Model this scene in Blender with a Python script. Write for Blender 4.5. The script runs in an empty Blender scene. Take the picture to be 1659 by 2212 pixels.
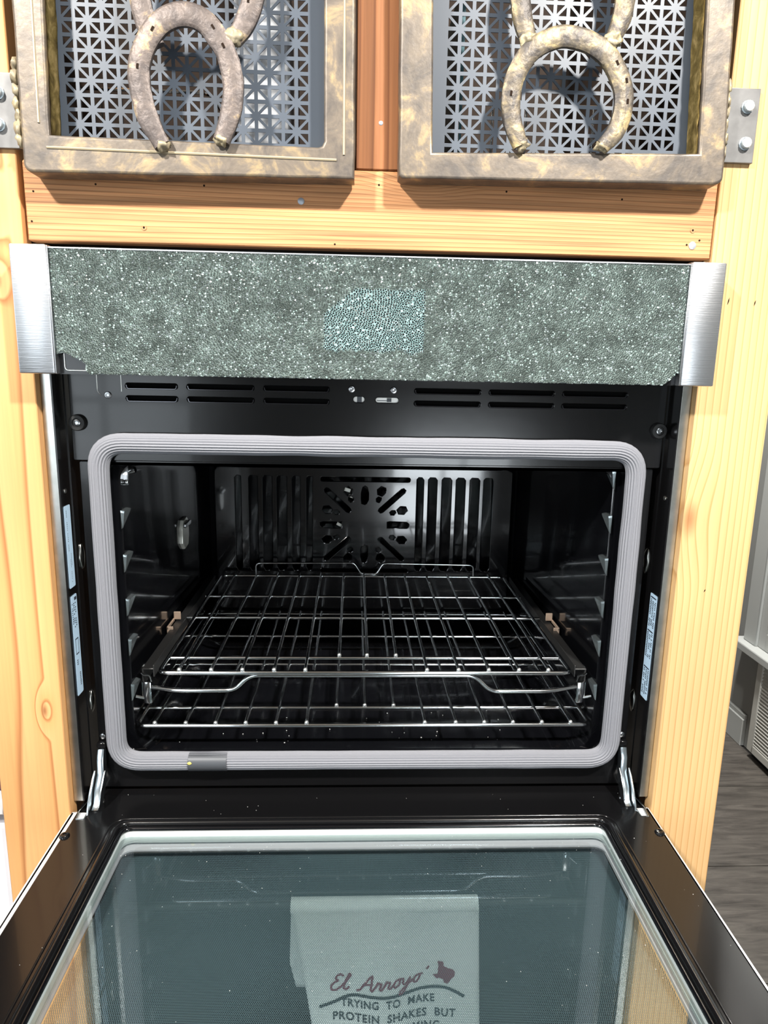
import bpy, bmesh, math, random
from mathutils import Vector, Matrix, noise
random.seed(7)
S = bpy.context.scene
COL = S.collection
# ------------------------------------------------------------------ camera
R = ((0.99898168, 0.01088625, 0.04378461), (-0.04064333, -0.20420796, 0.97808345), (0.01958883, -0.978867, -0.20355756))
CAM = (-0.02012, -0.80607, 1.35)
cam = bpy.data.cameras.new('camera')
cam.sensor_fit = 'HORIZONTAL'; cam.sensor_width = 36.0
cam.lens = 36.0 * 1480 / 1659
cam.clip_start = 0.02
co = bpy.data.objects.new('camera', cam); COL.objects.link(co)
co.matrix_world = Matrix(((R[0][0], -R[0][1], -R[0][2], CAM[0]), (R[1][0], -R[1][1], -R[1][2], CAM[1]),
                          (R[2][0], -R[2][1], -R[2][2], CAM[2]), (0, 0, 0, 1)))
S.camera = co
# ------------------------------------------------------------------ colour management, world, lamps
vs = S.view_settings
vs.view_transform = 'Standard'; vs.look = 'None'; vs.gamma = 1.0; vs.use_curve_mapping = False
vs.exposure = 0.0
W = bpy.data.worlds.new('sky'); S.world = W; W.use_nodes = True
bg = W.node_tree.nodes['Background']
bg.inputs[0].default_value = (0.80, 0.92, 1.0, 1); bg.inputs[1].default_value = 1.0

def lamp(name, loc, target, power, size, col=(1, 1, 1), shape='DISK', sy=None, spread=None):
    l = bpy.data.lights.new(name, 'AREA'); l.energy = power; l.shape = shape; l.size = size; l.color = col
    if sy: l.size_y = sy
    if spread: l.spread = spread
    o = bpy.data.objects.new(name, l); COL.objects.link(o); o.location = loc
    o.rotation_euler = (Vector(target) - Vector(loc)).to_track_quat('-Z', 'Y').to_euler()
    return o
# two recessed ceiling spots over the kitchen aisle, and daylight through the windows behind and left of the camera
lamp('ceiling_spot_light', (-1.0, -1.25, 2.55), (-.1, 0, 1.2), 25, .12, (1, .96, .90), spread=math.radians(110))
lamp('ceiling_spot_light', (0.66, -1.25, 2.55), (.1, 0, 1.2), 27, .12, (1, .96, .90), spread=math.radians(110))
lamp('hall_fill_light', (1.0, 1.2, 2.55), (1.2, 1.1, 0), 48, .2, (1, .97, .92), spread=math.radians(150))  # added fill, no known lamp; lifts the dim wall, grille and floor
lamp('low_window_fill', (0.55, -3.3, .55), (0.2, 0, .6), 30, .75, (.88, .95, 1), 'RECTANGLE', .85)  # added fill from low down, brightens the towel under the door
lamp('transom_daylight', (0.78, -3.3, 2.28), (0.4, 0, 1.0), 7, .5, (.88, .95, 1), 'RECTANGLE', .3)
lamp('window_daylight', (-1.7, -3.3, 1.4), (-.3, 0, 1.1), 24, 1.5, (.86, .94, 1), 'RECTANGLE', 1.5)
lamp('window_daylight', (-2.75, -0.9, 1.45), (0, -.4, 1.2), 12, 1.4, (.88, .95, 1), 'RECTANGLE', 1.3)

# ------------------------------------------------------------------ material helpers
def nt(m): m.use_nodes = True; return m.node_tree
def pbr(name, col, rough=.5, metal=0., coat=0., spec=.5, bump=None, var=None):
    """var=(scale, colour2, stretch): noise mix; bump=(scale, strength, stretch)"""
    m = bpy.data.materials.new(name); t = nt(m); b = t.nodes['Principled BSDF']
    b.inputs['Base Color'].default_value = (*col, 1); b.inputs['Roughness'].default_value = rough
    b.inputs['Metallic'].default_value = metal; b.inputs['Coat Weight'].default_value = coat
    b.inputs['Coat Roughness'].default_value = .05
    b.inputs['Specular IOR Level'].default_value = spec
    def nz(scale, stretch, detail=5):
        tc = t.nodes.new('ShaderNodeTexCoord'); mp = t.nodes.new('ShaderNodeMapping')
        mp.inputs['Scale'].default_value = stretch
        n = t.nodes.new('ShaderNodeTexNoise'); n.inputs['Scale'].default_value = scale; n.inputs['Detail'].default_value = detail
        t.links.new(tc.outputs['Object'], mp.inputs[0]); t.links.new(mp.outputs[0], n.inputs['Vector']); return n
    if var:
        n = nz(var[0], var[2] if len(var) > 2 else (1, 1, 1))
        r = t.nodes.new('ShaderNodeValToRGB'); r.color_ramp.elements[0].position = .36; r.color_ramp.elements[1].position = .64
        r.color_ramp.elements[0].color = (*col, 1); r.color_ramp.elements[1].color = (*var[1], 1)
        t.links.new(n.outputs['Fac'], r.inputs[0]); t.links.new(r.outputs[0], b.inputs['Base Color'])
    if bump:
        n = nz(bump[0], bump[2] if len(bump) > 2 else (1, 1, 1))
        bp = t.nodes.new('ShaderNodeBump'); bp.inputs['Strength'].default_value = bump[1]; bp.inputs['Distance'].default_value = .001
        t.links.new(n.outputs['Fac'], bp.inputs['Height']); t.links.new(bp.outputs[0], b.inputs['Normal'])
    return m

def wood(name, cols, axis, ring, along, knots=(), seed=0., rough=.6, fine=.5, distort=3.):
    """board with grain running along axis ('x' or 'z'); ring = grain lines per metre across"""
    m = bpy.data.materials.new(name); t = nt(m); N = t.nodes; L = t.links
    b = N['Principled BSDF']; b.inputs['Roughness'].default_value = rough; b.inputs['Specular IOR Level'].default_value = .3
    tc = N.new('ShaderNodeTexCoord')
    def math_(op, a, c=None):
        n = N.new('ShaderNodeMath'); n.operation = op
        for i, v in enumerate((a, c)):
            if v is None: continue
            if isinstance(v, (int, float)): n.inputs[i].default_value = v
            else: L.new(v, n.inputs[i])
        return n.outputs[0]
    sep = N.new('ShaderNodeSeparateXYZ'); L.new(tc.outputs['Object'], sep.inputs[0])
    across = sep.outputs['X'] if axis == 'z' else sep.outputs['Z']
    def mapped(sc):
        mp = N.new('ShaderNodeMapping'); mp.inputs['Location'].default_value = (seed, seed * .7, seed * 1.3)
        mp.inputs['Scale'].default_value = sc; L.new(tc.outputs['Object'], mp.inputs[0]); return mp.outputs[0]
    st = (1, 1, along) if axis == 'z' else (along, 1, 1)
    n1 = N.new('ShaderNodeTexNoise'); n1.inputs['Scale'].default_value = 9; n1.inputs['Detail'].default_value = 2
    L.new(mapped(st), n1.inputs['Vector'])
    ph = math_('ADD', math_('MULTIPLY', across, ring), math_('MULTIPLY', n1.outputs['Fac'], distort))
    dark = None
    for (kx, kz, kr, ka) in knots:
        vm = N.new('ShaderNodeVectorMath'); vm.operation = 'DISTANCE'
        mp = N.new('ShaderNodeMapping'); mp.vector_type = 'POINT'
        mp.inputs['Scale'].default_value = (1, 0, .42) if axis == 'z' else (.42, 0, 1)
        L.new(tc.outputs['Object'], mp.inputs[0]); L.new(mp.outputs[0], vm.inputs[0])
        vm.inputs[1].default_value = (kx, 0, kz * .42) if axis == 'z' else (kx * .42, 0, kz)
        mr = N.new('ShaderNodeMapRange'); mr.interpolation_type = 'SMOOTHSTEP'
        mr.inputs['From Min'].default_value = 0; mr.inputs['From Max'].default_value = kr * 3.2
        mr.inputs['To Min'].default_value = 1; mr.inputs['To Max'].default_value = 0
        L.new(vm.outputs['Value'], mr.inputs[0])
        ph = math_('ADD', ph, math_('MULTIPLY', mr.outputs[0], ka))
        m2 = N.new('ShaderNodeMapRange'); m2.interpolation_type = 'SMOOTHSTEP'
        m2.inputs['From Max'].default_value = kr; m2.inputs['To Min'].default_value = .75; m2.inputs['To Max'].default_value = 0
        L.new(vm.outputs['Value'], m2.inputs[0])
        dark = m2.outputs[0] if dark is None else math_('MAXIMUM', dark, m2.outputs[0])
    fr = math_('FRACT', ph)
    rp = N.new('ShaderNodeValToRGB'); e = rp.color_ramp.elements
    e[0].position = 0; e[0].color = (*cols[0], 1)
    e[1].position = 1; e[1].color = (*cols[0], 1)
    k = e.new(.76); k.color = (*cols[1], 1)
    k = e.new(.92); k.color = (*cols[2], 1)
    L.new(fr, rp.inputs[0])
    # fine fibres
    n2 = N.new('ShaderNodeTexNoise'); n2.inputs['Scale'].default_value = 260; n2.inputs['Detail'].default_value = 3
    L.new(mapped((1, 1, .02) if axis == 'z' else (.02, 1, 1)), n2.inputs['Vector'])
    n3 = N.new('ShaderNodeTexNoise'); n3.inputs['Scale'].default_value = 6; n3.inputs['Detail'].default_value = 2
    L.new(mapped((1, 1, .5) if axis == 'z' else (.5, 1, 1)), n3.inputs['Vector'])
    f = math_('ADD', math_('MULTIPLY', math_('SUBTRACT', n2.outputs['Fac'], .5), fine), math_('MULTIPLY', math_('SUBTRACT', n3.outputs['Fac'], .5), .5))
    hv = N.new('ShaderNodeHueSaturation'); L.new(rp.outputs[0], hv.inputs['Color']); L.new(math_('ADD', f, 1.0), hv.inputs['Value'])
    out = hv.outputs[0]
    if dark is not None:
        mx = N.new('ShaderNodeMix'); mx.data_type = 'RGBA'; L.new(dark, mx.inputs['Factor'])
        L.new(out, mx.inputs[6]); mx.inputs[7].default_value = (cols[2][0] * .55, cols[2][1] * .4, cols[2][2] * .4, 1); out = mx.outputs[2]
    L.new(out, b.inputs['Base Color'])
    bp = N.new('ShaderNodeBump'); bp.inputs['Strength'].default_value = .25; bp.inputs['Distance'].default_value = .0006
    L.new(n2.outputs['Fac'], bp.inputs['Height']); L.new(bp.outputs[0], b.inputs['Normal'])
    return m

def rusty(name, a, c, d, scale=28, rough=.42, metal=.55, thr=(.42, .58, .68), bump=.35):
    m = bpy.data.materials.new(name); t = nt(m); N = t.nodes; L = t.links; b = N['Principled BSDF']
    b.inputs['Metallic'].default_value = metal; b.inputs['Roughness'].default_value = rough
    tc = N.new('ShaderNodeTexCoord')
    n = N.new('ShaderNodeTexNoise'); n.inputs['Scale'].default_value = scale; n.inputs['Detail'].default_value = 7; n.inputs['Roughness'].default_value = .65
    n.inputs['Distortion'].default_value = .6
    L.new(tc.outputs['Object'], n.inputs['Vector'])
    r = N.new('ShaderNodeValToRGB'); e = r.color_ramp.elements
    e[0].position = thr[0]; e[0].color = (*a, 1); e[1].position = thr[2]; e[1].color = (*d, 1)
    k = e.new(thr[1]); k.color = (*c, 1)
    L.new(n.outputs['Fac'], r.inputs[0]); L.new(r.outputs[0], b.inputs['Base Color'])
    n2 = N.new('ShaderNodeTexNoise'); n2.inputs['Scale'].default_value = 160; n2.inputs['Detail'].default_value = 6
    L.new(tc.outputs['Object'], n2.inputs['Vector'])
    bp = N.new('ShaderNodeBump'); bp.inputs['Strength'].default_value = min(1, bump); bp.inputs['Distance'].default_value = .0008 * max(1, bump)
    L.new(n2.outputs['Fac'], bp.inputs['Height']); L.new(bp.outputs[0], b.inputs['Normal'])
    return m

MT = {}
MT['stile_l'] = wood('orange_pine', ((.69, .385, .165), (.645, .335, .13), (.40, .165, .058)), 'z', 30, .10,
                     ((-.4068, 1.512, .0075, 1.1), (-.3985, .930, .006, 1.3), (-.408, 1.437, .006, .8)), 3.1, fine=.25, distort=2.6)
MT['stile_r'] = wood('pale_pine', ((.64, .415, .20), (.61, .375, .17), (.50, .27, .10)), 'z', 125, .05,
                     ((.385, 1.18, .014, 1.6),), 8.2, fine=.22, distort=2.2)
MT['rail'] = wood('reclaimed_fir', ((.52, .262, .118), (.47, .222, .094), (.27, .108, .042)), 'x', 230, .06, ((.05, 1.552, .010, 3.),), 5.5, fine=1.6, distort=11)
MT['mull'] = wood('brown_fir', ((.30, .12, .045), (.26, .10, .036), (.17, .058, .020)), 'z', 60, .1, (), 1.7, fine=.7, distort=3)
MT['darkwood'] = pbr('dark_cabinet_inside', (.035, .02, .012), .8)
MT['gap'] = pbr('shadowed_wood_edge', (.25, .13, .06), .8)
MT['frame'] = rusty('weathered_steel', (.085, .072, .062), (.155, .125, .095), (.40, .29, .14), thr=(.36, .53, .72), metal=.25, rough=.45)
MT['shoe'] = rusty('old_horseshoe_iron', (.095, .078, .072), (.15, .12, .105), (.40, .30, .17), 48, .5, .35, bump=1.2)
MT['shoe_y'] = rusty('yellowed_horseshoe_iron', (.075, .065, .058), (.17, .138, .095), (.46, .36, .18), 55, .5, .35, (.40, .52, .66), bump=1.2)
MT['edge_rust'] = rusty('yellow_rust', (.16, .11, .03), (.34, .25, .08), (.66, .5, .22), 60, .6, .2, (.36, .5, .66))
MT['weld'] = rusty('weld_metal', (.26, .22, .15), (.36, .30, .19), (.54, .45, .26), 90, .5, .2)
MT['lip'] = pbr('glossy_black_edge', (.10, .10, .11), .14, .8)
MT['seam'] = pbr('bright_seam', (.46, .38, .25), .45, .2)
MT['mesh'] = pbr('blue_grey_painted_sheet', (.060, .075, .098), .40, .0, spec=.5)
MT['hinge_pl'] = pbr('grey_mill_steel', (.17, .168, .165), .45, .4, var=(60, (.13, .128, .126)))
MT['bolt'] = pbr('galvanised_bolt', (.55, .62, .66), .4, .7, var=(200, (.4, .46, .5)))
MT['enamel'] = pbr('black_enamel', (.003, .0032, .0042), .14, 0, coat=.55, spec=.45, bump=(40, .04))
MT['sheet'] = pbr('black_painted_steel', (.0045, .0045, .005), .2, 0, coat=.2, spec=.4, bump=(60, .05))
MT['steel'] = pbr('brushed_stainless', (.62, .63, .65), .34, 1.0, bump=(30, .2, (1, 1, 40)))
MT['satin'] = pbr('satin_steel_shell', (.80, .81, .82), .5, .35)
MT['galv'] = pbr('galvanised_trim', (.60, .60, .57), .28, 1.0, var=(50, (.48, .49, .46)))
MT['galv_d'] = pbr('dull_galvanised', (.34, .37, .33), .42, .7, var=(25, (.22, .25, .20)))
MT['chrome'] = pbr('chrome_wire', (.72, .74, .75), .12, 1.0)
MT['chrome_d'] = pbr('dull_chrome_wire', (.45, .46, .47), .25, 1.0)
MT['zinc'] = pbr('zinc_plated_hinge', (.72, .80, .85), .22, 1.0)
MT['rubber'] = pbr('black_rubber', (.02, .02, .02), .55)
MT['bead'] = pbr('bright_weld_bead', (.8, .82, .82), .25, .9)
MT['gasket'] = pbr('grey_woven_gasket', (.195, .20, .222), .75, 0, bump=(1100, .35))
MT['clip'] = pbr('dark_gasket_sleeve', (.075, .08, .09), .45, .3)
MT['yellow'] = pbr('yellow_fleck', (.75, .62, .15), .6)
MT['label'] = pbr('blue_reflection_sticker', (.50, .68, .85), .4)  # blue of the reflected light is put into the sticker colour
MT['ink'] = pbr('sticker_print', (.03, .04, .06), .5)
MT['copper'] = pbr('bronze_bracket', (.58, .44, .34), .38, .5)
MT['guide'] = pbr('polished_guide_tip', (.40, .46, .48), .25, .85)
MT['lens'] = pbr('frosted_lamp_lens', (.55, .55, .50), .25, .2)
MT['black'] = pbr('black_void', (.003, .003, .003), .9, spec=.1)
MT['paper'] = pbr('off_white_box', (.75, .77, .80), .6)
MT['teal'] = pbr('teal_strip', (.12, .30, .36), .4)
MT['nail'] = pbr('nail_head', (.42, .45, .5), .45, .5)
MT['nailhole'] = pbr('nail_hole', (.02, .012, .008), .9, spec=.1)
MT['wallgrey'] = pbr('grey_wall_paint', (.30, .31, .30), .8, bump=(200, .05))
MT['trimgrey'] = pbr('pale_grey_trim_paint', (.46, .48, .47), .5)
MT['grille'] = pbr('vent_paint', (.52, .52, .48), .5)
MT['ceil'] = pbr('wooden_ceiling', (.45, .36, .28), .8)
MT['wallpale'] = pbr('pale_wall', (.34, .33, .31), .85)
MT['white'] = pbr('white_cabinet_paint', (.86, .87, .92), .35)
MT['whitetop'] = pbr('pale_worktop', (.88, .89, .9), .3)
MT['shade_and_lip'] = pbr('grey_shade_and_lip', (.35, .34, .36), .6)
MT['redthing'] = pbr('dark_red', (.12, .03, .03), .5)
MT['plank'] = None
def plank_mat():
    m = bpy.data.materials.new('grey_vinyl_plank'); t = nt(m); N = t.nodes; L = t.links; b = N['Principled BSDF']
    b.inputs['Roughness'].default_value = .42
    oi = N.new('ShaderNodeObjectInfo'); tc = N.new('ShaderNodeTexCoord')
    mp = N.new('ShaderNodeMapping'); mp.inputs['Scale'].default_value = (.12, 1, 1)
    ad = N.new('ShaderNodeVectorMath'); ad.operation = 'ADD'
    cb = N.new('ShaderNodeCombineXYZ'); ml = N.new('ShaderNodeMath'); ml.operation = 'MULTIPLY'; ml.inputs[1].default_value = 20
    L.new(oi.outputs['Random'], ml.inputs[0]); L.new(ml.outputs[0], cb.inputs[0]); L.new(ml.outputs[0], cb.inputs[1])
    L.new(tc.outputs['Object'], ad.inputs[0]); L.new(cb.outputs[0], ad.inputs[1]); L.new(ad.outputs[0], mp.inputs[0])
    n = N.new('ShaderNodeTexNoise'); n.inputs['Scale'].default_value = 48; n.inputs['Detail'].default_value = 9; n.inputs['Roughness'].default_value = .62; n.inputs['Distortion'].default_value = .9
    L.new(mp.outputs[0], n.inputs['Vector'])
    r = N.new('ShaderNodeValToRGB'); e = r.color_ramp.elements
    e[0].position = .3; e[0].color = (.04, .036, .032, 1); e[1].position = .72; e[1].color = (.13, .118, .104, 1)
    L.new(n.outputs['Fac'], r.inputs[0]); L.new(r.outputs[0], b.inputs['Base Color'])
    return m
MT['plank'] = plank_mat()

def shard_mat(name, dark, pale, thr, rough=.12):
    """crazed safety glass: each fragment its own tone"""
    m = bpy.data.materials.new(name); t = nt(m); N = t.nodes; L = t.links; b = N['Principled BSDF']
    b.inputs['Roughness'].default_value = rough; b.inputs['Coat Weight'].default_value = .6 if rough < .2 else 0; b.inputs['Coat Roughness'].default_value = .08; b.inputs['Specular IOR Level'].default_value = .5 if rough < .2 else .25
    g = N.new('ShaderNodeNewGeometry')
    r = N.new('ShaderNodeValToRGB'); e = r.color_ramp.elements
    e[0].position = 0; e[0].color = (*dark, 1); e[1].position = 1; e[1].color = (*pale, 1)
    k = e.new(thr); k.color = tuple(1.5 * c for c in dark) + (1,)
    k = e.new(min(.99, thr + .05)); k.color = tuple(.5 * (c + d) for c, d in zip(dark, pale)) + (1,)
    L.new(g.outputs['Random Per Island'], r.inputs[0]); L.new(r.outputs[0], b.inputs['Base Color'])
    return m
MT['shard'] = shard_mat('crazed_grey_glass', (.038, .046, .043), (.46, .62, .59), .90)
MT['shard_b'] = shard_mat('crazed_display_glass', (.003, .004, .0045), (.55, .78, .80), .93, .4)
MT['crack'] = pbr('fracture_faces', (.36, .435, .415), .35, var=(45, (.19, .235, .22)))
MT['crack_b'] = pbr('display_fracture_faces', (.74, .90, .90), .35)

def glass_clear():
    m = bpy.data.materials.new('teal_oven_glass'); t = nt(m); N = t.nodes; L = t.links
    N.remove(N['Principled BSDF'])
    tr = N.new('ShaderNodeBsdfTransparent'); tr.inputs[0].default_value = (.93, .96, .96, 1)
    gl = N.new('ShaderNodeBsdfGlossy'); gl.inputs['Roughness'].default_value = .012; gl.inputs['Color'].default_value = (.85, .95, 1, 1)
    fr = N.new('ShaderNodeFresnel'); fr.inputs['IOR'].default_value = 1.75
    mx = N.new('ShaderNodeMixShader'); L.new(tr.outputs[0], mx.inputs[1]); L.new(gl.outputs[0], mx.inputs[2])
    ge = N.new('ShaderNodeNewGeometry'); sb = N.new('ShaderNodeMath'); sb.operation = 'SUBTRACT'; sb.inputs[0].default_value = 1; L.new(ge.outputs['Backfacing'], sb.inputs[1])
    fm = N.new('ShaderNodeMath'); fm.operation = 'MULTIPLY'; L.new(fr.outputs[0], fm.inputs[0]); L.new(sb.outputs[0], fm.inputs[1]); L.new(fm.outputs[0], mx.inputs[0])
    L.new(mx.outputs[0], N['Material Output'].inputs[0]); return m
MT['glass'] = glass_clear()
def glass_frit():
    """outer pane printed with a hexagonal screen of dark teal enamel around clear dots"""
    m = bpy.data.materials.new('dot_screen_glass'); t = nt(m); N = t.nodes; L = t.links
    b = N['Principled BSDF']; b.inputs['Base Color'].default_value = (.082, .120, .136, 1); b.inputs['Roughness'].default_value = .35
    tc = N.new('ShaderNodeTexCoord')
    P = .0019
    def dots(off):
        a = N.new('ShaderNodeVectorMath'); a.operation = 'ADD'; a.inputs[1].default_value = off; L.new(tc.outputs['Object'], a.inputs[0])
        s = N.new('ShaderNodeVectorMath'); s.operation = 'MULTIPLY'; s.inputs[1].default_value = (1 / P, 1 / (P * 1.732), 0); L.new(a.outputs[0], s.inputs[0])
        f = N.new('ShaderNodeVectorMath'); f.operation = 'FRACTION'; L.new(s.outputs[0], f.inputs[0])
        c = N.new('ShaderNodeVectorMath'); c.operation = 'SUBTRACT'; c.inputs[1].default_value = (.5, .5, 0); L.new(f.outputs[0], c.inputs[0])
        k = N.new('ShaderNodeVectorMath'); k.operation = 'MULTIPLY'; k.inputs[1].default_value = (1, 1.732, 0); L.new(c.outputs[0], k.inputs[0])
        l = N.new('ShaderNodeVectorMath'); l.operation = 'LENGTH'; L.new(k.outputs[0], l.inputs[0]); return l.outputs['Value']
    mn = N.new('ShaderNodeMath'); mn.operation = 'MINIMUM'; L.new(dots((10, 10, 0)), mn.inputs[0]); L.new(dots((10 + P / 2, 10 + P * .866, 0)), mn.inputs[1])
    lt = N.new('ShaderNodeMath'); lt.operation = 'LESS_THAN'; lt.inputs[1].default_value = .43; L.new(mn.outputs[0], lt.inputs[0])
    tr = N.new('ShaderNodeBsdfTransparent'); tr.inputs[0].default_value = (.96, .98, .98, 1)
    mx = N.new('ShaderNodeMixShader'); L.new(lt.outputs[0], mx.inputs[0]); L.new(b.outputs[0], mx.inputs[1]); L.new(tr.outputs[0], mx.inputs[2])
    L.new(mx.outputs[0], N['Material Output'].inputs[0]); return m
MT['frit'] = glass_frit()
MT['towel'] = pbr('white_cotton', (.90, .91, .89), .9, bump=(1500, .5))
MT['maroon'] = pbr('maroon_print', (.22, .03, .055), .8)
MT['towelink'] = pbr('black_print', (.03, .035, .04), .8)
MT['lower'] = pbr('dark_lower_front', (.015, .017, .02), .3, coat=.5)
MT['pane'] = pbr('window_glass', (.55, .6, .62), .1)

# ------------------------------------------------------------------ object helpers
def world_inv(p):
    q = p; mlist = Matrix.Identity(4)
    while q is not None:
        mlist = (q.matrix_parent_inverse @ q.matrix_basis if q.parent else q.matrix_basis) @ mlist
        q = q.parent
    return mlist.inverted()
def parent(o, p):
    o.parent = p; o.matrix_parent_inverse = world_inv(p)
def fin(o, par=None, label=None, cat=None, group=None, kind=None):
    if par is not None: parent(o, par)
    if label: o['label'] = label
    if cat: o['category'] = cat
    if group: o['group'] = group
    if kind: o['kind'] = kind
    return o
def empty(name, loc, label, cat, group=None):
    o = bpy.data.objects.new(name, None); COL.objects.link(o); o.location = loc; o.empty_display_size = .05
    return fin(o, None, label, cat, group)
def obj(name, bm, mats, par=None, smooth=False, **k):
    me = bpy.data.meshes.new(name)
    if isinstance(bm, bmesh.types.BMesh):
        bm.normal_update(); bm.to_mesh(me); bm.free()
    else:
        me.from_pydata(*bm); me.update()
    return link(name, me, mats, par, smooth, **k)
def link(name, me, mats, par=None, smooth=False, **k):
    for m in (mats if isinstance(mats, (list, tuple)) else [mats]): me.materials.append(m)
    if smooth is True:
        for p in me.polygons: p.use_smooth = True
    elif smooth:
        for p in me.polygons: p.use_smooth = True
        me.set_sharp_from_angle(angle=math.radians(smooth))
    o = bpy.data.objects.new(name, me); COL.objects.link(o)
    return fin(o, par, **k)
def copy_at(o, loc, par):
    c = o.copy(); COL.objects.link(c); c.parent = None; c.location = loc; parent(c, par); return c
def box_bm(bm, x0, x1, y0, y1, z0, z1, bev=0., seg=1, mi=0):
    r = bmesh.ops.create_cube(bm, size=1); vv = r['verts']
    for v in vv: v.co = Vector(((x0 + x1) / 2 + v.co.x * (x1 - x0), (y0 + y1) / 2 + v.co.y * (y1 - y0), (z0 + z1) / 2 + v.co.z * (z1 - z0)))
    fs = {f for v in vv for f in v.link_faces}
    for f in fs: f.material_index = mi
    if bev > 0:
        es = list({e for v in vv for e in v.link_edges})
        bmesh.ops.bevel(bm, geom=es, offset=bev, segments=seg, affect='EDGES', profile=.5)
def box(name, x0, x1, y0, y1, z0, z1, mat, par=None, bev=0., seg=1, **k):
    bm = bmesh.new(); box_bm(bm, x0, x1, y0, y1, z0, z1, bev, seg)
    return obj(name, bm, mat, par, smooth=40 if bev else False, **k)
def boxes(name, lst, mat, par=None, bev=0., **k):
    bm = bmesh.new()
    for b in lst: box_bm(bm, *b[:6], bev=bev, mi=b[6] if len(b) > 6 else 0)
    return obj(name, bm, mat, par, **k)
M_FRONT = Matrix(((1, 0, 0, 0), (0, 0, -1, 0), (0, 1, 0, 0), (0, 0, 0, 1)))     # (u,v)->(x,z), thickness towards -y
M_TOP = Matrix.Identity(4)
M_SIDE = Matrix(((0, 0, 1, 0), (1, 0, 0, 0), (0, 1, 0, 0), (0, 0, 0, 1)))       # (u,v)->(y,z), thickness towards +x
def plate_mesh(outlines, t, bev=0., mw=M_FRONT, off=(0, 0, 0), res=1):
    cu = bpy.data.curves.new('outline', 'CURVE'); cu.dimensions = '2D'; cu.fill_mode = 'BOTH'
    cu.extrude = max(t / 2 - bev, 0.00001); cu.bevel_depth = bev; cu.bevel_resolution = res; cu.offset = -bev
    for pl in outlines:
        sp = cu.splines.new('POLY'); sp.points.add(len(pl) - 1); sp.use_cyclic_u = True
        for q, (u, v) in zip(sp.points, pl): q.co = (u, v, 0, 1)
    return curve_mesh(cu, mw, off)
def curve_mesh(cu, mw, off):
    o = bpy.data.objects.new('outline', cu); COL.objects.link(o)
    dg = bpy.context.evaluated_depsgraph_get()
    me = bpy.data.meshes.new_from_object(o.evaluated_get(dg))
    bpy.data.objects.remove(o); bpy.data.curves.remove(cu)
    me.transform(Matrix.Translation(off) @ mw); me.materials.clear()
    return me
def plate(name, outlines, t, mat, par=None, bev=0., mw=M_FRONT, off=(0, 0, 0), smooth=40, **k):
    return link(name, plate_mesh(outlines, t, bev, mw, off), mat, par, smooth=smooth if bev else False, **k)
def rrect(x0, x1, z0, z1, r, n=5):
    p = []
    for cx, cz, a0 in ((x1 - r, z1 - r, 0), (x0 + r, z1 - r, 90), (x0 + r, z0 + r, 180), (x1 - r, z0 + r, 270)):
        for i in range(n + 1):
            a = math.radians(a0 + 90 * i / n); p.append((cx + r * math.cos(a), cz + r * math.sin(a)))
    return p
def circ(x, z, r, n=16): return [(x + r * math.cos(2 * math.pi * i / n), z + r * math.sin(2 * math.pi * i / n)) for i in range(n)]
def fillet(pts, r, n=5, closed=False):
    out = []; m = len(pts); pts = [Vector(p) for p in pts]
    for i in range(m):
        if not closed and i in (0, m - 1): out.append(pts[i]); continue
        a, b, c = pts[i - 1], pts[i], pts[(i + 1) % m]
        d1 = (a - b); d2 = (c - b); rr = min(r, d1.length * .48, d2.length * .48)
        p1 = b + d1.normalized() * rr; p2 = b + d2.normalized() * rr
        for k in range(n + 1):
            t = k / n; out.append(p1 * (1 - t) ** 2 + b * 2 * t * (1 - t) + p2 * t * t)
    return out
def sweep(bm, pts, prof, closed=False, normal=None, cap=True, scale=None):
    """prof: list of (side, up); up follows `normal` if given, else a transported frame"""
    pts = [Vector(p) for p in pts]; n = len(pts); rings = []; up = None
    for i in range(n):
        a = pts[i - 1] if (i > 0 or closed) else pts[i]; c = pts[(i + 1) % n] if (i < n - 1 or closed) else pts[i]
        T = (c - a).normalized()
        if normal is not None: up_ = Vector(normal)
        else:
            if up is None: up = Vector((0, 0, 1)) if abs(T.z) < .9 else Vector((0, 1, 0))
            up_ = (up - T * up.dot(T)).normalized(); up = up_
        s = up_.cross(T).normalized()
        k = 1.
        if 0 < i < n - 1 or closed:
            d = (pts[i] - a).normalized(); cc = abs(d.dot(T)); k = 1 / max(cc, .6)
        w = scale[i] if scale else 1.
        rings.append([bm.verts.new(pts[i] + s * (u * k * w) + up_ * (v * (w if normal is None else 1))) for u, v in prof])
    m = len(prof)
    for i in range(n if closed else n - 1):
        A, B = rings[i], rings[(i + 1) % n]
        for j in range(m): bm.faces.new((A[j], A[(j + 1) % m], B[(j + 1) % m], B[j]))
    if cap and not closed:
        bm.faces.new(rings[0][::-1]); bm.faces.new(rings[-1])
def cprof(r, n=8): return [(r * math.cos(2 * math.pi * i / n), r * math.sin(2 * math.pi * i / n)) for i in range(n)]
def tube(name, pts, r, mat, par=None, seg=8, closed=False, **k):
    bm = bmesh.new(); sweep(bm, pts, cprof(r, seg), closed); bmesh.ops.recalc_face_normals(bm, faces=bm.faces)
    return obj(name, bm, mat, par, smooth=50, **k)
def lathe(bm, prof, n=20, mw=Matrix.Identity(4), mi=0):
    """prof: (radius, height) about local z"""
    rings = []
    for r, h in prof:
        rings.append([bm.verts.new(mw @ Vector((max(r, 1e-5) * math.cos(2 * math.pi * i / n), max(r, 1e-5) * math.sin(2 * math.pi * i / n), h))) for i in range(n)])
    for A, B in zip(rings, rings[1:]):
        for j in range(n):
            f = bm.faces.new((A[j], A[(j + 1) % n], B[(j + 1) % n], B[j])); f.material_index = mi
    for rg, rev in ((rings[0], True), (rings[-1], False)):
        f = bm.faces.new(rg[::-1] if rev else rg); f.material_index = mi
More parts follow.
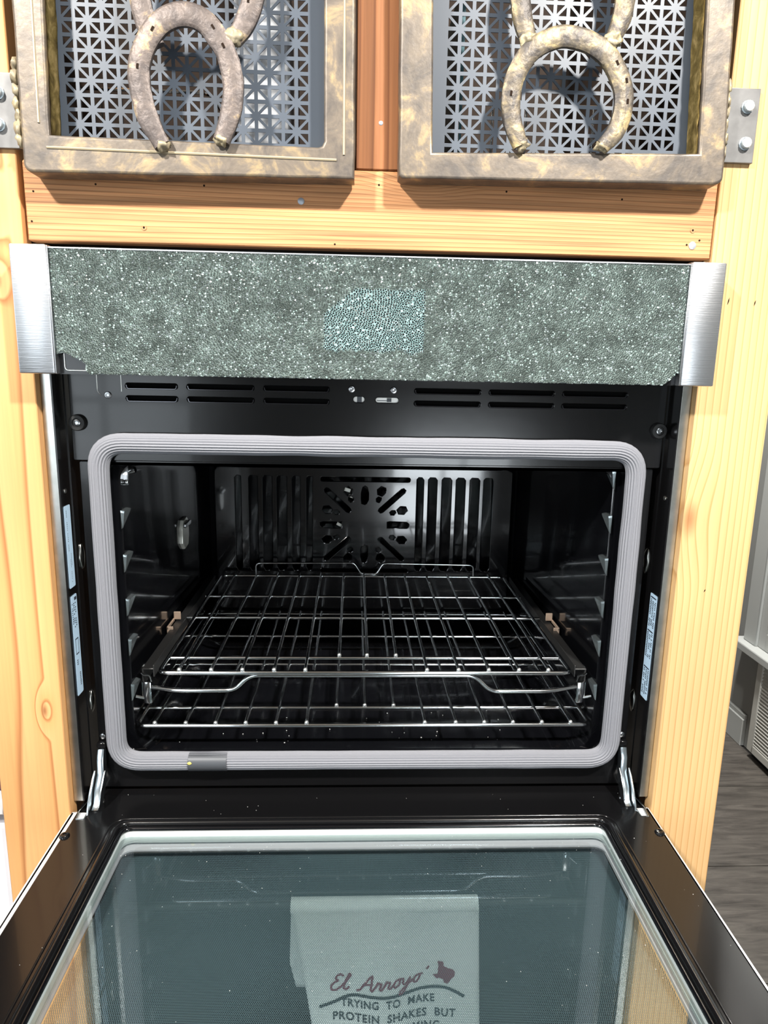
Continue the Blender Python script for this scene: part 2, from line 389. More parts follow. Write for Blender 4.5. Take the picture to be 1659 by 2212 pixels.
def turned(name, prof, loc, mat, par=None, n=20, mw=M_FRONT, **k):
    bm = bmesh.new(); lathe(bm, prof, n, Matrix.Translation(loc) @ mw); bmesh.ops.recalc_face_normals(bm, faces=bm.faces)
    return obj(name, bm, mat, par, smooth=35, **k)
def blob(name, loc, sx, sy, sz, mat, par, amp=.25, seed=0, sub=3, **k):
    bm = bmesh.new(); bmesh.ops.create_icosphere(bm, subdivisions=sub, radius=1)
    for v in bm.verts:
        d = 1 + amp * noise.noise(v.co * 1.7 + Vector((seed * 3.1, seed, 0)))
        v.co = Vector((loc[0] + v.co.x * sx * d, loc[1] + v.co.y * sy * d, loc[2] + v.co.z * sz * d))
    return obj(name, bm, mat, par, smooth=True, **k)
def text(body, size, loc, mw, mat, name, par, ext=.0003, shear=0., width=None, height=None, rot=0., space=1.):
    cu = bpy.data.curves.new('lettering', 'FONT'); cu.body = body; cu.size = size; cu.extrude = ext; cu.shear = shear; cu.space_character = space; cu.resolution_u = 3; cu.offset = .0005
    me = curve_mesh(cu, Matrix.Identity(4), (0, 0, 0))
    xs = [v.co.x for v in me.vertices]; ys = [v.co.y for v in me.vertices]
    sx = width / (max(xs) - min(xs)) if width else 1; sy = height / (max(ys) - min(ys)) if height else sx
    me.transform(Matrix.Translation(loc) @ mw @ Matrix.Rotation(rot, 4, 'Z') @ Matrix.Diagonal((sx, sy, 1, 1)) @ Matrix.Translation((-min(xs), -min(ys), 0)))
    return link(name, me, mat, par)

# ================================================================== SETTING
fl = box('floor', -3.2, 1.46, -3.6, 3.6, -.06, -.004, pbr('subfloor', (.02, .018, .016), .8), kind='structure')
pw = .375
for j in range(13):     # wide vinyl planks running across, joints kept open
    y0 = -1.41 + j * pw; xj = .22 + .11 * (j * 5 % 4)
    for x0, x1 in ((-1.2, xj - .0016), (xj, 1.435)):
        if x1 > .3: box('plank', x0, x1, y0, y0 + pw - .0024, -.004, 0, MT['plank'], fl, bev=.0009)
wr = box('wall_right', 1.445, 1.6, -3.6, 3.6, 0, 2.62, MT['wallgrey'], kind='structure')
box('wall_far', -3.2, 1.6, 3.6, 3.72, 0, 2.62, MT['wallgrey'], kind='structure')
bb = boxes('baseboard_right', [(1.428, 1.445, 1.466, 3.6, 0, .105), (1.434, 1.445, 1.466, 3.6, .105, .122)], MT['trimgrey'], bev=.002, kind='structure')
# window in the right wall, with casing and sill
w1 = box('window_1', 1.438, 1.447, .40, 1.44, .46, 1.6, MT['pane'], kind='structure')
for nm, b in (('casing', (1.418, 1.445, 1.44, 1.515, .405, 1.70)), ('casing', (1.430, 1.445, 1.515, 1.535, .405, 1.70)),
              ('casing', (1.418, 1.445, .33, .40, .405, 1.70)), ('casing', (1.418, 1.445, .33, 1.515, 1.6, 1.70)),
              ('sash_frame', (1.428, 1.447, 1.395, 1.44, .405, .72)), ('sash_frame', (1.434, 1.447, 1.375, 1.44, .72, 1.6)),
              ('sash_frame', (1.428, 1.447, .40, 1.40, .405, .47)), ('sash_frame', (1.428, 1.447, .40, 1.40, .70, .74)),
              ('sill', (1.385, 1.445, .30, 1.545, .378, .405)), ('apron', (1.430, 1.445, .33, 1.52, .352, .378))):
    box(nm, *b, MT['trimgrey'], w1, bev=.003)
# return-air grille under it
vg = empty('vent_grille', (1.445, .9, .03), 'pale painted louvred air grille low on the grey wall under the window sill', 'vent grille')
gx = 1.412; gy0, gy1, gz0, gz1 = .55, 1.40, .028, .392
box('frame', gx, 1.445, gy1 - .032, gy1, gz0, gz1, MT['grille'], vg, bev=.003)
box('frame', gx, 1.445, gy0, gy0 + .032, gz0, gz1, MT['grille'], vg, bev=.003)
box('frame', gx, 1.445, gy0 + .032, gy1 - .032, gz0, gz0 + .03, MT['grille'], vg, bev=.003)
box('frame', gx, 1.445, gy0 + .032, gy1 - .032, gz1 - .03, gz1, MT['grille'], vg, bev=.003)
box('backing', 1.436, 1.4448, gy0 + .02, gy1 - .02, gz0 + .01, gz1 - .01, MT['black'], vg)
bm = bmesh.new(); box_bm(bm, -.0022, .0022, gy0 + .03, gy1 - .03, -.0055, .0055, .0008)
bmesh.ops.rotate(bm, verts=bm.verts, cent=(0, 0, 0), matrix=Matrix.Rotation(math.radians(38), 3, 'Y'))
sl = obj('slat', bm, MT['grille'], vg); sl.location = (gx + .007, 0, gz0 + .037)
sl.matrix_parent_inverse = world_inv(vg)
for i in range(1, 24): copy_at(sl, (gx + .007, 0, gz0 + .037 + i * .01275), vg)
# the rest of the kitchen behind the camera
box('ceiling', -3.2, 1.6, -3.6, 3.72, 2.62, 2.72, MT['ceil'], kind='structure')
def wall_with_windows(name, horiz, fixed, t, a0, a1, wins, mat):
    """wins: (a, b, z0, z1, panes across, panes up, name)"""
    def bx(a, b, z0, z1, f0, f1): return (a, b, f0, f1, z0, z1) if horiz else (f0, f1, a, b, z0, z1)
    L_ = []; cur = a0; done = None
    for wa, wb, z0, z1, nv, nh, wn in sorted(wins):
        if (wa, wb) == done: L_[-1] = bx(wa, wb, L_z, z0, fixed - t, fixed)
        else: L_ += [bx(cur, wa, 0, 2.62, fixed - t, fixed), bx(wa, wb, 0, z0, fixed - t, fixed)]
        L_.append(bx(wa, wb, z1, 2.62, fixed - t, fixed)); L_z = z1; done = (wa, wb)
        cur = wb
        bars = [bx(wa + (wb - wa) * i / nv - .018, wa + (wb - wa) * i / nv + .018, z0, z1, fixed - .07, fixed - .03) for i in range(nv + 1)] + \
               [bx(wa, wb, z0 + (z1 - z0) * i / nh - .018, z0 + (z1 - z0) * i / nh + .018, fixed - .07, fixed - .03) for i in range(nh + 1)]
        boxes(wn, bars, MT['trimgrey'], kind='structure')
    L_.append(bx(cur, a1, 0, 2.62, fixed - t, fixed))
    boxes(name, L_, mat, kind='structure')
wall_with_windows('wall_back', True, -3.1, .12, -3.2, 1.6, [(.25, 1.0, .12, .98, 2, 2, 'added_low_window'), (.25, 1.0, 2.1, 2.42, 3, 1, 'window_5'), (-2.45, -.95, .65, 2.15, 3, 3, 'window_2')], MT['wallpale'])  # the low window is added, placed low for its light on the towel
wall_with_windows('wall_left', False, -2.55, .12, -3.6, 3.72, [(-1.6, -.2, .8, 2.1, 3, 2, 'window_3')], MT['wallpale'])

# white base cabinet left of the tower
wc = empty('white_cabinet', (-.6, .3, 0), 'white cabinet with a pale worktop at the left edge beside the wooden tower', 'cabinet')
box('body', -.95, -.4662, .004, .5, .0, .757, MT['white'], wc, bev=.003)
box('shadow_band', -.95, -.4662, .012, .5, .757, .775, MT['shade_and_lip'], wc)  # grey colour stands in for the shadow under the worktop
box('worktop', -.95, -.4662, .0, .5, .775, .797, MT['whitetop'], wc, bev=.003)
box('dark_red_box', -.60, -.4665, .02, .12, .7975, .84, MT['redthing'], None, bev=.003,
    label='dark red box on the pale worktop left of the wooden tower', cat='box')

# ================================================================== WOODEN TOWER
ct = empty('cabinet_tower', (0, .2, 0), 'tall tower of honey pine boards with two rusty grille doors around the oven', 'cabinet')
box('board', -.4615, -.3775, -.013, .008, 0, 2.25, MT['stile_l'], ct, bev=.0012, label='orange knotty pine upright board')
box('board', .3775, .4655, -.013, .008, 0, 2.25, MT['stile_r'], ct, bev=.0012, label='pale straight-grained pine upright board')
# side linings: inner edge of the boards and returns
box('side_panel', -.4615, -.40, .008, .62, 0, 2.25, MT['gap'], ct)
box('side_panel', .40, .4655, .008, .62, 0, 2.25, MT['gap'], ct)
box('rail', -.3735, .3765, -.010, .008, 1.4785, 1.5590, MT['rail'], ct, bev=.0014, label='reclaimed fir cross board with old nail holes')
box('mullion', -.0225, .0245, -.0105, .008, 1.5598, 2.25, MT['mull'], ct, bev=.0012, label='brown fir upright between the grille doors')
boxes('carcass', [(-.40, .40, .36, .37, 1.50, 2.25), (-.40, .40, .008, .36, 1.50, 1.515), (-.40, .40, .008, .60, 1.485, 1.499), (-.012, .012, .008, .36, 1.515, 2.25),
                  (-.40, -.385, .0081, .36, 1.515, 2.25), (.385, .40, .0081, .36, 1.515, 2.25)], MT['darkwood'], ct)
for (x, z, r) in ((.004, 1.6059, .0023), (-.0809, 1.5261, .0036), (.3544, 1.4923, .0042)):
    turned('nail_head', [(r * 1.0, 0), (r, .0006), (r * .7, .0011), (.0003, .0013)], (x, -.0101, z), MT['nail'], ct, n=14)
for (x, z, r) in ((-.2497, 1.4947, .0022), (.3531, 1.5083, .0022)):
    bm = bmesh.new(); lathe(bm, [(r, 0), (r * 1.25, .0006), (r * .55, .0005), (.0003, -.0001)], 14, Matrix.Translation((x, -.0101, z)) @ M_FRONT)
    for f in bm.faces:
        f.material_index = 1 if f.calc_center_median().y > -.0106 or (f.calc_center_median() - Vector((x, -.0105, z))).length < r * .75 else 0
    obj('nail_plug', bm, [MT['rail'], MT['nailhole']], ct)
for i, (x, z) in enumerate(((-.3639, 1.528), (-.3679, 1.498), (-.2983, 1.5368), (-.1841, 1.5388), (.1421, 1.5423), (.2704, 1.5381), (-.0443, 1.4832), (.348, 1.493), (.003, 1.5450), (.362, 1.498))):
    plate('nail_hole', [circ(x, z, .0011, 8)], .0004, MT['nailhole'], ct, off=(0, -.0101, 0))
for i, (x, z, h) in enumerate(((.4013, 1.4334, .004), (.4322, 1.4321, .0032), (.414, 1.09, .002))):
    plate('grain_nick', [[(x - .0006, z - h), (x + .0008, z - h * .2), (x + .0011, z + h), (x - .0002, z + h * .3)]], .0004, MT['nailhole'], ct, off=(0, -.0131, 0))

def shoe_mesh(cl, width, off_y, thick, ends=1.0):
    pts = []; c2 = [(2 * cl[0][0] - cl[1][0], 2 * cl[0][1] - cl[1][1])] + list(cl) + [(2 * cl[-1][0] - cl[-2][0], 2 * cl[-1][1] - cl[-2][1])]
    for i in range(1, len(c2) - 2):
        p0, p1, p2, p3 = (Vector((q[0], off_y, q[1])) for q in c2[i - 1:i + 3])
        for k in range(4):
            t = k / 4; pts.append(.5 * (2 * p1 + (p2 - p0) * t + (2 * p0 - 5 * p1 + 4 * p2 - p3) * t * t + (3 * p1 - p0 - 3 * p2 + p3) * t ** 3))
    pts.append(Vector((cl[-1][0], off_y, cl[-1][1])))
    hw = width / 2; ht = thick / 2
    prof = [(-hw, -ht * .5), (-hw * .8, -ht), (hw * .8, -ht), (hw, -ht * .5), (hw, ht * .6), (hw * .75, ht), (-hw * .75, ht), (-hw, ht * .6)]
    n = len(pts)
    sc = [1.0 + .10 * math.sin(math.pi * i / (n - 1)) - .16 * max(0, 1 - min(i, n - 1 - i) / 4) for i in range(n)]
    bm = bmesh.new(); sweep(bm, pts, prof, False, (0, -1, 0), True, sc)
    bmesh.ops.subdivide_edges(bm, edges=bm.edges, cuts=1)
    for v in bm.verts:
        q = v.co * 90; d = noise.noise(q) * .0006 + noise.noise(q * 2.7) * .0003
        v.co += Vector((d, d * .8, d))
    bmesh.ops.recalc_face_normals(bm, faces=bm.faces)
    return bm
def nail_slot(p, ang, y):
    bm = bmesh.new(); box_bm(bm, -.0011, .0011, -.0002, .0002, -.0023, .0023)
    bmesh.ops.transform(bm, matrix=Matrix.Translation((p[0], y, p[1])) @ Matrix.Rotation(ang, 4, 'Y'), verts=bm.verts); return bm

def perforated(name, x0, x1, z0, z1, hx0, hx1, hz0, hz1, ox, oz, y, par):
    p = .01405; q = .01388; b = .00185
    verts = []; faces = []; idx = {}
    def V(x, z):
        k = (round(x, 6), round(z, 6))
        if k not in idx: idx[k] = len(verts); verts.append((x, y, z))
        return idx[k]
    i0 = math.ceil((hx0 - ox) / p - .2); i1 = math.floor((hx1 - ox) / p + .2); j0 = math.ceil((hz0 - oz) / q - .2); j1 = math.floor((hz1 - oz) / q + .2)
    for i in range(i0, i1):
        for j in range(j0, j1):
            def P(a, c): return (ox + (i + a) * p, oz + (j + c) * q)
            hub00 = (i + j) % 2 == 0
            tris = ((( 0, 0), (1, 0), (1, 1)), ((1, 1), (0, 1), (0, 0))) if hub00 else (((1, 0), (1, 1), (0, 1)), ((0, 1), (0, 0), (1, 0)))
            for A, B, C_ in tris:      # A, C hubs, B right angle
                def uv(s, t):          # s along B->A, t along B->C
                    return P(B[0] + (A[0] - B[0]) * s + (C_[0] - B[0]) * t, B[1] + (A[1] - B[1]) * s + (C_[1] - B[1]) * t)
                w = b / p; h = 1 - w * 1.35; lim = .715
                pts = [uv(w, w), uv(lim, w), uv(lim, h - lim), uv(h - lim, lim), uv(w, lim)]
                if h - lim < w:
                    pts = [uv(w, w), uv(lim, w), uv(lim, w + .02), uv(w + .02, lim), uv(w, lim)]
                a, bb_, c = V(*P(*A)), V(*P(*B)), V(*P(*C_)); h2, h1, h5, h4, h3 = [V(*s) for s in pts]
                faces += [(a, bb_, h2, h1), (bb_, c, h3, h2), (c, h4, h3), (c, a, h5, h4), (a, h1, h5)]
    gx0, gx1, gz0, gz1 = ox + i0 * p, ox + i1 * p, oz + j0 * q, oz + j1 * q
    # plain margins, sharing the lattice points on the border
    def strip(inner, outer):
        for k in range(len(inner) - 1): faces.append((inner[k], inner[k + 1], outer[k + 1], outer[k]))
    cols = [ox + i * p for i in range(i0, i1 + 1)]; rows = [oz + j * q for j in range(j0, j1 + 1)]
    def co_(u, a, b_, A, B): return A + (u - a) / (b_ - a) * (B - A)
    strip([V(x, gz0) for x in cols], [V(co_(x, gx0, gx1, x0, x1), z0) for x in cols])
    strip([V(x, gz1) for x in cols], [V(co_(x, gx0, gx1, x0, x1), z1) for x in cols])
    strip([V(gx0, z) for z in rows], [V(x0, co_(z, gz0, gz1, z0, z1)) for z in rows])
    strip([V(gx1, z) for z in rows], [V(x1, co_(z, gz0, gz1, z0, z1)) for z in rows])
    bm = bmesh.new(); vs_ = [bm.verts.new(v) for v in verts]
    for f in faces:
        try: bm.faces.new([vs_[k] for k in f])
        except ValueError: pass
    bmesh.ops.recalc_face_normals(bm, faces=bm.faces)
    if bm.faces[0].normal.y > 0: bmesh.ops.reverse_faces(bm, faces=bm.faces)
    bmesh.ops.solidify(bm, geom=bm.faces[:], thickness=.0011)
    return obj(name, bm, MT['mesh'], par)

def jitter(pl, a=.0006):
    out = []
    for i, (p, q) in enumerate(zip(pl, pl[1:] + pl[:1])):
        n = max(1, int(math.hypot(q[0] - p[0], q[1] - p[1]) / .02))
        for k in range(n):
            x = p[0] + (q[0] - p[0]) * k / n; z = p[1] + (q[1] - p[1]) * k / n
            out.append((x + a * noise.noise((x * 60, z * 60, 1)), z + a * noise.noise((x * 60, z * 60, 9))))
    return out
FY0, FY1 = -.0405, -.0125
def grille_door(outer, inner, label):
    me = plate_mesh([jitter(outer), jitter(inner, .0004)], FY1 - FY0, .0028, M_FRONT, (0, (FY0 + FY1) / 2, 0), 2)
    return link('grille_door', me, MT['frame'], ct, smooth=45, label=label)
def corner(p, r, a0, a1, n=4): return [(p[0] + r * math.cos(math.radians(a0 + (a1 - a0) * i / n)), p[1] + r * math.sin(math.radians(a0 + (a1 - a0) * i / n))) for i in range(n + 1)]
TOPZ = 1.84
dl = grille_door(corner((-.3503, 1.5475), .0085, 180, 270) + [(-.0235, 1.5425), (-.0243, TOPZ), (-.3570, TOPZ)],
                 [(-.3305, 1.575), (-.0610, 1.572), (-.0570, 1.5735), (-.0550, 1.578), (-.0552, TOPZ - .03), (-.3240, TOPZ - .03)], 'left rusty angle-iron grille door')
dr = grille_door([(.0225, 1.548), (.0262, 1.545)] + [(.3555, 1.5480)] + corner((.3590, 1.5565), .0075, 285, 360) + [(.3530, TOPZ), (.0185, TOPZ)],
                 [(.0572, 1.571), (.3372, 1.5785), (.3245, TOPZ - .03), (.0500, TOPZ - .03)], 'right rusty angle-iron grille door')
perforated('perforated_panel', -.340, -.050, 1.566, TOPZ - .02, -.3345, -.0715, 1.5700, TOPZ - .04, -.2958, 1.6915, -.0115, dl)
perforated('perforated_panel', .050, .340, 1.566, TOPZ - .02, .0710, .3330, 1.5740, TOPZ - .04, .0985, 1.7114, -.0115, dr)
def lip(name, pts, d):
    bm = bmesh.new(); rows = 26
    for i in range(rows + 1):
        t = i / rows
    grid = []
    for i in range(rows + 1):
        t = i / rows; x = pts[0][0] + (pts[1][0] - pts[0][0]) * t; z = pts[0][1] + (pts[1][1] - pts[0][1]) * t
        r = []
        for j in range(5):
            yy = FY0 + .003 + (FY1 - FY0 - .003) * j / 4
            r.append(bm.verts.new((x + d * (.0012 + .0012 * noise.noise((z * 90, j * .8, 3))), yy, z)))
        grid.append(r)
    for a, b in zip(grid, grid[1:]):
        for j in range(4): bm.faces.new((a[j], a[j + 1], b[j + 1], b[j]))
    bmesh.ops.solidify(bm, geom=bm.faces[:], thickness=.001)
    return obj(name, bm, MT['edge_rust'], dl if d > 0 else dr, smooth=True, label='yellow rusty inner edge')
lip('inner_edge', ((-.3306, 1.5755), (-.3240, TOPZ - .03)), 1)
lip('inner_edge', ((.3372, 1.579), (.3245, TOPZ - .03)), -1)
# raised seam of the angle iron
for pts in (((-.3400, 1.5855), (-.3360, TOPZ - .01)), ((-.3340, 1.5630), (-.0420, 1.5600)), ((-.0345, 1.565), (-.0350, TOPZ - .01))):
    tube('seam', [(p[0], FY0 - .0001, p[1]) for p in pts], .0013, MT['seam'], dl, 6)
# horseshoes
SY = -.0445
L_lo = [(-.2172, 1.5665), (-.2288, 1.5883), (-.2354, 1.6113), (-.2368, 1.6362), (-.2284, 1.6591), (-.2132, 1.6771), (-.1927, 1.6850), (-.1727, 1.6802), (-.1574, 1.6637), (-.148, 1.6435), (-.1448, 1.6228), (-.1477, 1.5995), (-.1577, 1.5725)]
L_up = [(-.2195, 1.6570), (-.2284, 1.6766), (-.2336, 1.6985), (-.2345, 1.7200), (-.2265, 1.7440), (-.2050, 1.7620), (-.1790, 1.7655), (-.1500, 1.7560), (-.1300, 1.7360), (-.1235, 1.7150), (-.1253, 1.6990), (-.1335, 1.6801), (-.1440, 1.6660)]
R_lo = [(.1468, 1.5777), (.1369, 1.6002), (.1342, 1.6217), (.139, 1.6452), (.154, 1.6669), (.1815, 1.6793), (.2101, 1.6753), (.2327, 1.6612), (.2479, 1.6363), (.2501, 1.6126), (.2436, 1.5928), (.2318, 1.5795)]
R_up = [(.1500, 1.6754), (.1428, 1.6946), (.1389, 1.7129), (.1370, 1.735), (.1440, 1.760), (.165, 1.778), (.192, 1.783), (.220, 1.776), (.239, 1.757), (.246, 1.735), (.2445, 1.715), (.2424, 1.6983), (.2350, 1.6793)]
def shoe(cl, y, w, mat, par, slots):
    o = obj('horseshoe', shoe_mesh(cl, w, y, .0085), mat, par, smooth=50)
    for (x, z, a) in slots: obj('nail_slot', nail_slot((x, z), a, y - .0046), MT['nailhole'], par)
    return o
shoe(L_up, SY + .003, .0195, MT['shoe'], dl, [(-.1285, 1.7000, .1)])
shoe(L_lo, SY - .001, .0195, MT['shoe'], dl, [(-.221, 1.6699, .5), (-.1626, 1.6736, -.6), (-.1531, 1.6577, -.45), (-.2371, 1.6367, .1)])
shoe(R_up, SY + .002, .0185, MT['shoe_y'], dr, [])
shoe(R_lo, SY - .001, .0180, MT['shoe_y'], dr, [(.1336, 1.6252, .1), (.2396, 1.6565, -.5), (.2505, 1.6407, -.25), (.2533, 1.6216, 0)])
for i, (x, z, par, s) in enumerate(((-.2167, 1.568, dl, .0075), (-.1573, 1.5745, dl, .0075), (-.1450, 1.6665, dl, .0085), (.1478, 1.5795, dr, .0075), (.2318, 1.5805, dr, .0070), (.1490, 1.6735, dr, .0085), (.2345, 1.6785, dr, .0085))):
    blob('weld', (x, SY - .0010, z), s * .95, .0042, s * .85, MT['weld'], par, .8, i + 1, 3)
for i in range(7): blob('weld', (-.3625 - .0012 * (i % 2), -.030, 1.571 + i * .0115), .0045, .0075, .0075, MT['weld'], dl, .8, 20 + i, 2)
for i in range(6): blob('weld', (.3665 - .0006 * i, -.030, 1.582 + i * .0125), .0035, .008, .0078, MT['weld'], dr, .8, 40 + i, 2)
# hinge plates with hex bolts
def hinge(x0, x1, z0, z1, bolts, lab):
    h = plate('hinge_plate', [[(x0, z0), (x1, z0), (x1, z1), (x0, z1)]], .005, MT['hinge_pl'], ct, .0006, off=(0, -.0158, 0), label=lab)
    for (x, z) in bolts:
        bm = bmesh.new(); lathe(bm, [(.0067, 0), (.0067, .0012), (.0058, .0013), (.0058, .0046), (.0050, .0056), (.0006, .0058)], 12, Matrix.Translation((x, -.0184, z)) @ M_FRONT)
        bmesh.ops.recalc_face_normals(bm, faces=bm.faces)
        obj('bolt', bm, MT['bolt'], h, smooth=30)
hinge(-.4020, -.3610, 1.5672, 1.6380, ((-.3880, 1.6190), (-.3895, 1.5890)), 'grey steel hinge plate at the left door')
hinge(.3640, .4075, 1.5768, 1.6500, ((.3945, 1.6315), (.3962, 1.5956)), 'grey steel hinge plate at the right door')

# things kept behind the grille doors
wb = box('white_box', -.160, -.098, .06, .20, 1.5305, 1.765, MT['paper'], None, bev=.003, label='tall white box seen through the perforated panel of the left grille door', cat='box')
def wire_basket(x0, x1, lab):
    e = empty('wire_basket', ((x0 + x1) / 2, .15, 1.516), lab, 'wire basket')
    for z in (1.522, 1.585, 1.65): tube('rim_wire', fillet([(x0, .05, z), (x1, .05, z), (x1, .25, z), (x0, .25, z)], .02, 4, True), .0018, MT['chrome'], e, 6, True)
    n = 6
    for i in range(n + 1):
        x = x0 + .01 + (x1 - x0 - .02) * i / n
        tube('upright_wire', [(x, .05, 1.65), (x, .05, 1.520), (x, .25, 1.520), (x, .25, 1.65)], .0012, MT['chrome'], e, 5)
wire_basket(-.340, -.185, 'chrome wire basket dimly seen behind the left perforated panel')
wire_basket(.045, .300, 'chrome wire basket dimly seen behind the right perforated panel')
box('teal_folder', .095, .100, .052 + .01, .24, 1.5225, 1.78, MT['teal'], None, label='thin teal folder upright behind the right perforated panel', cat='folder')

# ================================================================== WALL OVEN
ov = empty('wall_oven', (0, .25, .74), 'black built-in wall oven with shattered glass control panel and door hanging open', 'oven')
# side trims
for s in (-1, 1):
    bm = bmesh.new()
    a, b = sorted((s * .3768, s * .3655)); box_bm(bm, a, b, -.001, .001, .797, 1.345, .0004)
    a, b = sorted((s * .3655, s * .3640)); box_bm(bm, a, b, -.001, .055, .797, 1.345)
    for f in bm.faces:
        if f.calc_center_median().y > .02 or abs(f.calc_center_median().x) < .3652: f.material_index = 1
    tr = obj('side_trim', bm, [MT['galv'], MT['sheet']], ov, label='galvanised steel side trim')
    box('side_return', *sorted((s * .3639, s * .3630)), .030, .065, .797, 1.345, MT['sheet'], tr)
    for z in (1.195, 1.20 - .08, .90):
        pass
    turned('screw', [(.0030, 0), (.0028, .0008), (.0015, .0014), (.0002, .0015)], (s * .3638, .012, 1.201), MT['galv'], tr, 12, Matrix.Rotation(math.radians(-90 * s), 4, 'Y'))
    for z, r in ((1.112, .010), (.915, .009)):
        blob('dimple', (s * .3628, .043, z), .0035, .006, r * 1.7, MT['galv'], tr, .2, z, 3)
    # stickers
    def sticker(z0, z1, y0, y1, marks):
        x = s * .3636; d = -s
        bm = bmesh.new()
        pl = rrect(y0, y1, z0, z1, .002, 3)
        A = [bm.verts.new((x + d * .0004, u, v)) for u, v in pl]; B = [bm.verts.new((x, u, v)) for u, v in pl]
        bm.faces.new(A); n = len(pl)
        for i in range(n): bm.faces.new((A[i], A[(i + 1) % n], B[(i + 1) % n], B[i]))
        bmesh.ops.recalc_face_normals(bm, faces=bm.faces)
        for (u0, u1, v0, v1) in marks:
            box_bm(bm, *sorted((x + d * .0003, x + d * .0006)), y0 + (y1 - y0) * u0, y0 + (y1 - y0) * u1, z0 + (z1 - z0) * v0, z0 + (z1 - z0) * v1, mi=1)
        obj('sticker', bm, [MT['label'], MT['ink']], tr, label='printed sticker coloured with a bluish reflection')
    rnd = random.Random(5)
    def col(u0, u1, v0, v1, n, dens=.8):
        out = []
        v = v0; st = (v1 - v0) / n
        for i in range(n):
            if rnd.random() < dens: out.append((u0, u0 + (u1 - u0) * rnd.uniform(.55, 1), v + st * .2, v + st * .7))
            v += st
        return out
    if s < 0:
        sticker(1.0815, 1.1835, .003, .0205, col(.30, .36, .45, .95, 22) + col(.62, .67, .25, .42, 10) + col(.50, .54, .06, .35, 14))
        sticker(.941, 1.0715, .003, .0205, [(.55, .92, .945, .975)] + col(.1, .25, .72, .93, 10) + col(.35, .5, .68, .93, 12) + col(.6, .75, .62, .93, 14) + col(.3, .5, .30, .36, 3) + col(.6, .8, .08, .22, 8) + [(.25, .29, .42, .56), (.7, .74, .42, .56), (.25, .74, .56, .57), (.25, .74, .41, .42)])
    else:
        mk = []
        for (v0, v1) in ((.80, .955), (.74, .955), (.40, .62), (.05, .28)):
            pass
        for (v0, v1, n) in ((.69, .955, 17), (.40, .64, 15), (.04, .29, 15)):
            for u0, u1 in ((.10, .32), (.40, .62), (.70, .92)):
                mk += col(u0, u1, v0, v1, n, .82)
            mk.append((.12, .9, v1 + .006, v1 + .018))
        sticker(.9335, 1.0760, .003, .0225, mk)

# vent panel (upper front sheet) with louvre slots
vent = [rrect(-.3570, .3600, 1.2360, 1.4000, .002, 2)]
SL = ((-.2907, -.2301), (-.2192, -.1401), (-.1292, -.0509), (.0509, .1312), (.1409, .2209), (.2305, .3107))
for a, b in SL:
    for z, h in ((1.3255, .0058), (1.3108, .0058)): vent.append(rrect(a, b, z - h / 2, z + h / 2, .0028, 4))
vent.append(rrect(-.0222, -.0090, 1.3108, 1.3175, .0033, 4)); vent.append(rrect(.0045, .0318, 1.3108, 1.3168, .0029, 4))
vp = plate('vent_panel', vent, .0024, MT['sheet'], ov, .0009, off=(0, .0272, 0))
for a, b in SL:
    for z in (1.3108, 1.3255):   # rolled lower lip of each slot
        tube('slot_lip', fillet([(a + .001, .0262, z + .001), (a + .002, .0258, z - .0033), (b - .002, .0258, z - .0033), (b - .001, .0262, z + .001)], .003, 4), .0008, MT['lip'], vp, 6)
box('duct', -.35, .35, .033, .06, 1.27, 1.40, MT['black'], ov)
boxes('latch', [(-.030, .040, .0295, .0325, 1.3035, 1.3225), (-.0178, -.0122, .0285, .0295, 1.310, 1.318, 1), (.006, .022, .0288, .0294, 1.3128, 1.3135, 1), (.018, .0235, .0286, .0294, 1.3118, 1.3162, 1)],
      [pbr('bright_latch_metal', (.85, .84, .80), .35, .3), MT['clip']], ov)
for x, z in ((-.0243, 1.3262), (.0258, 1.3258), (-.3115, 1.3142)):
    turned('screw', [(.0042, 0), (.0042, .0006), (.0034, .0016), (.0020, .0018), (.0016, .0009), (.0002, .0008)], (x, .0258, z), MT['chrome_d'], ov, 14)
tube('tab_outline', fillet([(-.3235, .0258, 1.345), (-.3235, .0258, 1.318), (-.3195, .0258, 1.314)], .004, 4), .0006, MT['galv'], vp, 5)
tube('tab_outline', [(-.2955, .0258, 1.345), (-.2955, .0258, 1.3185)], .0006, MT['galv'], vp, 5)
for x, z in ((-.3482, 1.2814), (.3527, 1.2827)):
    bu = turned('bumper', [(.0098, 0), (.0098, .004), (.0088, .0058), (.0055, .0062), (.0048, .0045), (.0002, .0045)], (x, .026, z), MT['rubber'], ov, 22, label='round black rubber bumper')
    turned('screw', [(.0042, 0), (.0040, .0010), (.0026, .0014), (.0018, .0004), (.0002, .0003)], (x, .0215, z), MT['chrome_d'], bu, 14)
plate('front_frame', [rrect(-.3525, .3535, .7965, 1.2350, .002, 2), rrect(-.3200, .3220, .8440, 1.2520 - .012, .020, 6)], .003, MT['sheet'], ov, .0009, off=(0, .0315, 0))
